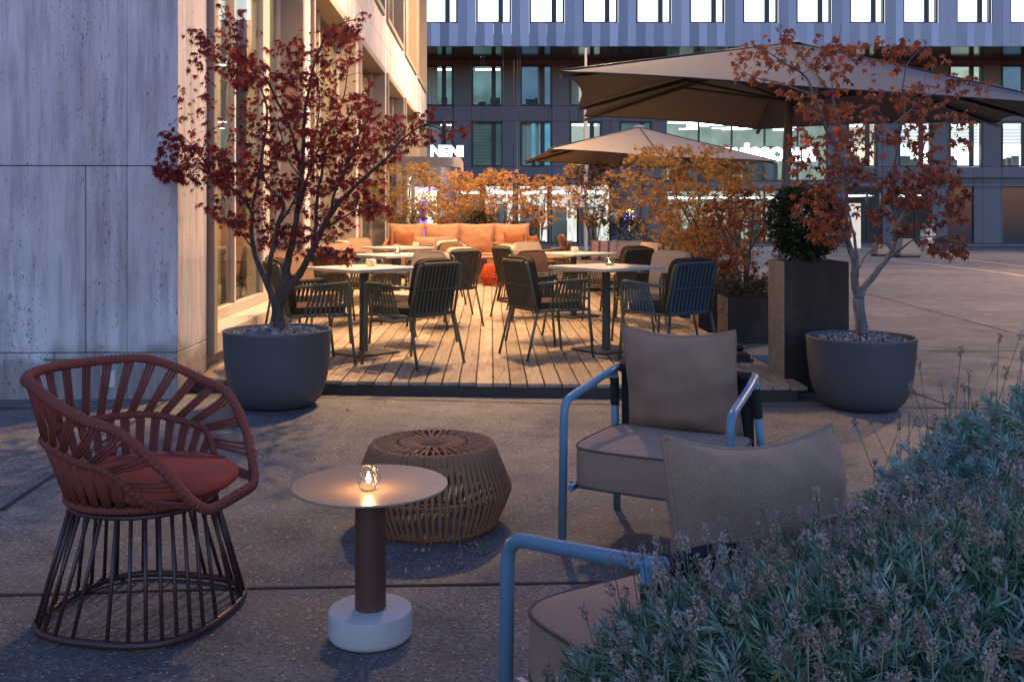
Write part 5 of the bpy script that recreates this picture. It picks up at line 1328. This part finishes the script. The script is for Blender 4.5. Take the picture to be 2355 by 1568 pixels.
# ------------------------------------------------------------------ parasols
def parasol(base, apex, rim, hubz, label, canvas, ribs, r_pole=.038):
    root = empty('parasol', base, 0, label, 'parasol', 'square canvas parasols over the terrace'); inv = -V(base)
    ap = V(apex)+inv; rp = [V(p)+inv for p in rim]; n = len(rp)
    m_ = MB(); m_.tube([(0,0,0), (ap.x,ap.y,ap.z-.03)], r_pole, 16); m_.lathe([(.0,0), (.06,0), (.06,.02), (.05,.03)], 16, (ap.x*.9,ap.y*.9,hubz-base[2]-.05), caps=(True,True)); m_.build('pole', m_pole_metal, root, True, 40)
    m_ = MB(); rows = []; edge = []
    for i in range(n):
        a, b = rp[i], rp[(i+1) % n]; L = (b-a).length
        for k in range(8):
            t = k/8; p = a.lerp(b, t); s_ = 4*t*(1-t); p = p.lerp(V((ap.x, ap.y, p.z)), .045*s_*min(1, L/2)) + V((0,0,.02*s_)); edge.append(p)
    for f in [i/10 for i in range(11)]:
        row = []
        for i, p in enumerate(edge):
            q = ap.lerp(p, f); t = (i % 8)/8; q = q+V((0,0,-.05*4*t*(1-t)*f*(1-f)*1.2)); row.append(q)
        rows.append(row)
    m_.sheet(rows, closed=True); c = m_.build('canopy', canvas, root, True)
    m_ = MB(); m_.tube(edge, .007, 6, closed=True)
    for p in rp: m_.tube([ap.lerp(p, .02)+V((0,0,.006)), p+V((0,0,.006))], .008, 6)
    m_.build('piping', m_black_metal, c, True)
    m_ = MB(); m_.lathe([(.0,.035), (.06,.035), (.09,.01), (.09,-.01)], 20, ap); m_.build('cap', m_steel_light, root, True, 40)
    hub = V((ap.x*.85, ap.y*.85, hubz-base[2]))
    for i in ribs:
        p = rp[i]; a = ap+V((0,0,-.05)); q = p+V((0,0,-.03)); d = (q-a); s_ = d.cross(V((0,0,1))).normalized()
        m_ = MB(); hw, hh = .017, .028
        vs = [a+s_*hw+V((0,0,0)), a-s_*hw, a-s_*hw-V((0,0,hh*2)), a+s_*hw-V((0,0,hh*2)), q+s_*hw, q-s_*hw, q-s_*hw-V((0,0,hh)), q+s_*hw-V((0,0,hh))]
        m_.add(vs, [(0,1,2,3), (7,6,5,4), (0,4,5,1), (1,5,6,2), (2,6,7,3), (3,7,4,0)])
        e = a.lerp(q, .48)-V((0,0,.03)); m_.tube([hub, e], .012, 6)
        m_.build('rib', m_black_metal, root)
    return root
def RP(x, y, d): return P(x, y, d)
big_rim = [RP(1290,164,7.9), RP(1330,243,10.1), RP(1344,268,11.3), RP(1742,297,11.5), RP(2298,281,11.0), V((4.98,9.5,2.24)), RP(2490,244,7.9), RP(1900,204,7.75)]
parasol((2.54, 9.5, .1), RP(1822,98,9.5), big_rim, 2.36, 'big taupe square parasol over the planters on the right', m_canvas_big, range(8), .042)
small_rim = [RP(1263,343,14.0), RP(1208,370,16.5), RP(1419,387,18.6), RP(1628,391.6,19.0), RP(1694,387,18.0), RP(1787,371,15.6), RP(1522,362,14.3)]
parasol((2.16, 16.5, .0), RP(1470,293,16.5), small_rim, 2.25, 'smaller sand coloured parasol at the far end of the terrace', m_canvas_small, range(7), .03)
big = [o for o in bpy.data.objects if o.name == 'parasol'][0]
m_ = MB(); m_.bbox(-.95, -.12, -1.1, -.30, -.10, .0, .01); m_.bbox(-.98, -.14, -.25, .5, -.10, .0, .01); m_.bbox(-.09, .6, -.25, .5, -.10, -.002, .01); m_.bbox(-.15,.15,-.15,.15,0,.2,.02); m_.build('foot_slabs', mat('grey_slab', (.20,.19,.18), .8, scale=9, bump=.2), big)
# ------------------------------------------------------------------ square: flagpole with direction signs, concrete blocks, bin, panel
sp_ = empty('sign_post', (bx(1347,30), 30, gz(30)), 0, 'tall slim pole with pale direction panels beyond the maples', 'sign post')
d = 30
m_ = MB(); z1 = bz(112,d)-gz(30); m_.tube([(0,0,0), (0,0,bz(158,d)-gz(30))], .062, 14); m_.tube([(0,0,bz(158,d)-gz(30)), (0,0,z1)], .04, 12); m_.bbox(-.12,.12,-.04,.04,bz(160,d)-gz(30),bz(156,d)-gz(30),.01); m_.build('pole', mat('pale_pole_paint', (.35,.35,.40), .4), sp_, True, 40)
PX = F/30
def panel(x0, x1, y0, y1, text, al, lines=1):
    m_ = MB(); xx0, xx1 = bx(x0,d)-sp_.location.x, bx(x1,d)-sp_.location.x; za, zb = bz(y1,d)-gz(d), bz(y0,d)-gz(d); m_.bbox(xx0, xx1, -.10, -.07, za, zb, .006); o = m_.build('sign_panel', m_sign_panel, sp_)
    hgt = zb-za
    for i, tx_ in enumerate(text):
        sz = min(.17, hgt/len(text)*.8); lt_ = letters('letters', tx_, sz, (bx(x0,d)+.05 if al == 'LEFT' else bx(x1,d)-.05, d-.104, bz(y1,d)+hgt*(1-(i+.78)/len(text))), 0, mat('sign_lettering', (.05,.05,.06), .6), o, .002, 0, al)
        lt_.matrix_parent_inverse = sp_.matrix_world.inverted() if False else M.Translation(-V(sp_.location))
panel(1295, 1345, 428, 444, ['Besucher', 'Swisscom'], 'LEFT'); panel(1295, 1345, 446, 462, ['Park'], 'RIGHT'); panel(1295, 1345, 464, 476, ['Besucher Swisscom'], 'LEFT'); panel(1350, 1426, 483, 498, ['Swisscom', 'strasse 11'], 'RIGHT')
def block(x0, x1, yt, yb, dd, label):
    c = (bx((x0+x1)/2,dd), dd, gz(dd)); w_ = (x1-x0)*dd/F; h_ = (yb-yt)*dd/F; root = empty('concrete_block', c, R(8), label, 'bollard', 'concrete blocks on the square')
    m_ = MB(); a = w_/2; b = a*.42
    vs = [V((sx*a,sy*a,z)) for z in (.06,) for sx, sy in ((-1,-1),(1,-1),(1,1),(-1,1))]+[V((sx*a,sy*a,.22*h_)) for sx, sy in ((-1,-1),(1,-1),(1,1),(-1,1))]+[V((sx*b,sy*b,h_)) for sx, sy in ((-1,-1),(1,-1),(1,1),(-1,1))]
    fs = []
    for l in (0, 4): fs += [(l+i, l+(i+1)%4, l+4+(i+1)%4, l+4+i) for i in range(4)]
    m_.add(vs, fs+[(8,9,10,11)]); m_.build('body', mat('warm_cast_concrete', (.30,.235,.17), .8, scale=5), root)
    m_ = MB(); m_.bbox(-a*.9, a*.9, -a*.9, a*.9, 0, .06, .01); m_.build('foot', m_dark_under, root)
block(2008, 2043, 557, 585, 36, 'smaller pyramid shaped concrete block on the square'); block(2056, 2108, 549, 591, 34.5, 'larger pyramid shaped concrete block on the square')
dd = 44; root = empty('litter_bin', (bx(2133,dd), dd, gz(dd)), 0, 'round brushed steel litter bin on the square', 'bin')
m_ = MB(); m_.lathe([(0,0), (.30,0), (.30,1.0)], 28); m_.build('body', m_chrome, root, True, 40); m_ = MB(); m_.lathe([(.32,1.0), (.32,1.06), (.28,1.16), (.15,1.22), (0,1.23)], 28); m_.build('lid', mat('bin_lid', (.4,.33,.33), .4), root, True, 40)
for a in range(5): m_ = MB(); an = R(-150+30*a); m_.tube([(.315*cos(an),.315*sin(an),.02), (.315*cos(an),.315*sin(an),1.0)], .012, 6); m_.build('rail', m_chrome, root, True)
dd = 52; root = empty('info_panel', (bx(1963,dd), dd, gz(dd)), 0, 'upright white information panel before the office block', 'sign')
m_ = MB(); m_.bbox(-.36, .36, -.08, .08, .0, 2.35, .02); m_.build('panel', emit('backlit_panel', (.95,.88,.82), .85, .15, 2), root); m_ = MB(); m_.bbox(-.13,.02,-.086,-.081,1.62,1.86,.002); m_.build('symbol', mat('blue_symbol', (.08,.2,.55), .5), root)
# ------------------------------------------------------------------ lamps of the terrace and the square (their fittings hang above the picture)
for nm, lc, pw, cl_, tg, an, lb in LAMPS:
    root = empty(nm, lc, 0, lb, 'lamp', None)
    m_ = MB(); m_.lathe([(.02,.24), (.06,.22), (.10,.12), (.14,.02), (.135,.02), (.09,.12), (.02,.20)], 20); m_.build('shade', m_black_metal, root, True)
    m_ = MB(); wl = W(UB, lc[1])
    if nm == 'mast_lamp': m_.tube(bend([(.5,0,-lc[2]+gz(lc[1])), (.5,0,.3), (0,0,.24)], .2), .06, 8); m_.build('mast', m_pole_metal, root, True)
    else: m_.tube([(wl.x-lc[0],0,1.2), ((wl.x-lc[0])/2,0,.75), (0,0,.24)], .006, 5); m_.build('cable', m_black_metal, root)
    l = light('lamp_light', 'SPOT', (0,0,0), pw, cl_, None, .07, an, 1.0); l.location = lc; l.rotation_euler = (V(tg)-V(lc)).to_track_quat('-Z','Y').to_euler()

# ------------------------------------------------------------------ a few fallen leaves
fl_ = MB(); rn = random.Random(77)
for i in range(70):
    c = rn.choice((pl_c, pl_c, pr_c, V((0,8.2,0)))); a = rn.random()*6.28; r_ = .42+abs(rn.gauss(0,.9)); p = V((c.x+r_*cos(a), c.y+r_*sin(a), 0))
    ter = p.y > 7.25-.104*(p.x+1.28) and -2.1 < p.x < 2.0
    if ter and p.y < 7.4: continue
    p.z = (DZ if ter else 0)+.008
    add_leaf(fl_, p, V((rn.gauss(0,1), rn.gauss(0,1), .05)), V((rn.gauss(0,.15), rn.gauss(0,.15), 1)), rn.uniform(.020,.036), rn.random(), LEAF_PALM, .15, rn)
tag(fl_.build('fallen_leaves', m_leaf_r), kind='stuff')

# ------------------------------------------------------------------ violet light cluster behind the green shrub
ld = 25.0; ll = empty('light_post', (bx(1451,ld), ld, gz(ld)), 0, 'thin post with a cluster of violet, blue and amber lights behind the dark shrub', 'lamp')
m_ = MB(); m_.tube([(0,0,0), (0,0,bz(480,ld)-gz(ld))], .02, 8); m_.build('post', m_black_metal, ll, True)
def bulbs(nm, cl, st, pts):
    m_ = MB()
    for x, y in pts: m_.lathe([(0,-.028), (.02,-.02), (.028,0), (.02,.02), (0,.028)], 10, (bx(x,ld)-ll.location.x, -.03, bz(y,ld)-gz(ld)))
    m_.build(nm, emit(nm+'_glow', cl, st), ll, True)
bulbs('amber_bulbs', (1,.62,.2), 6, [(1440,485), (1447,484), (1455,487), (1449,490)]); bulbs('violet_bulbs', (.32,.22,1), 6, [(1442,498), (1449,496), (1456,499), (1446,504), (1453,505), (1438,503)]); bulbs('blue_bulbs', (.2,.5,1), 4, [(1446,520), (1452,524), (1448,529), (1455,518)])
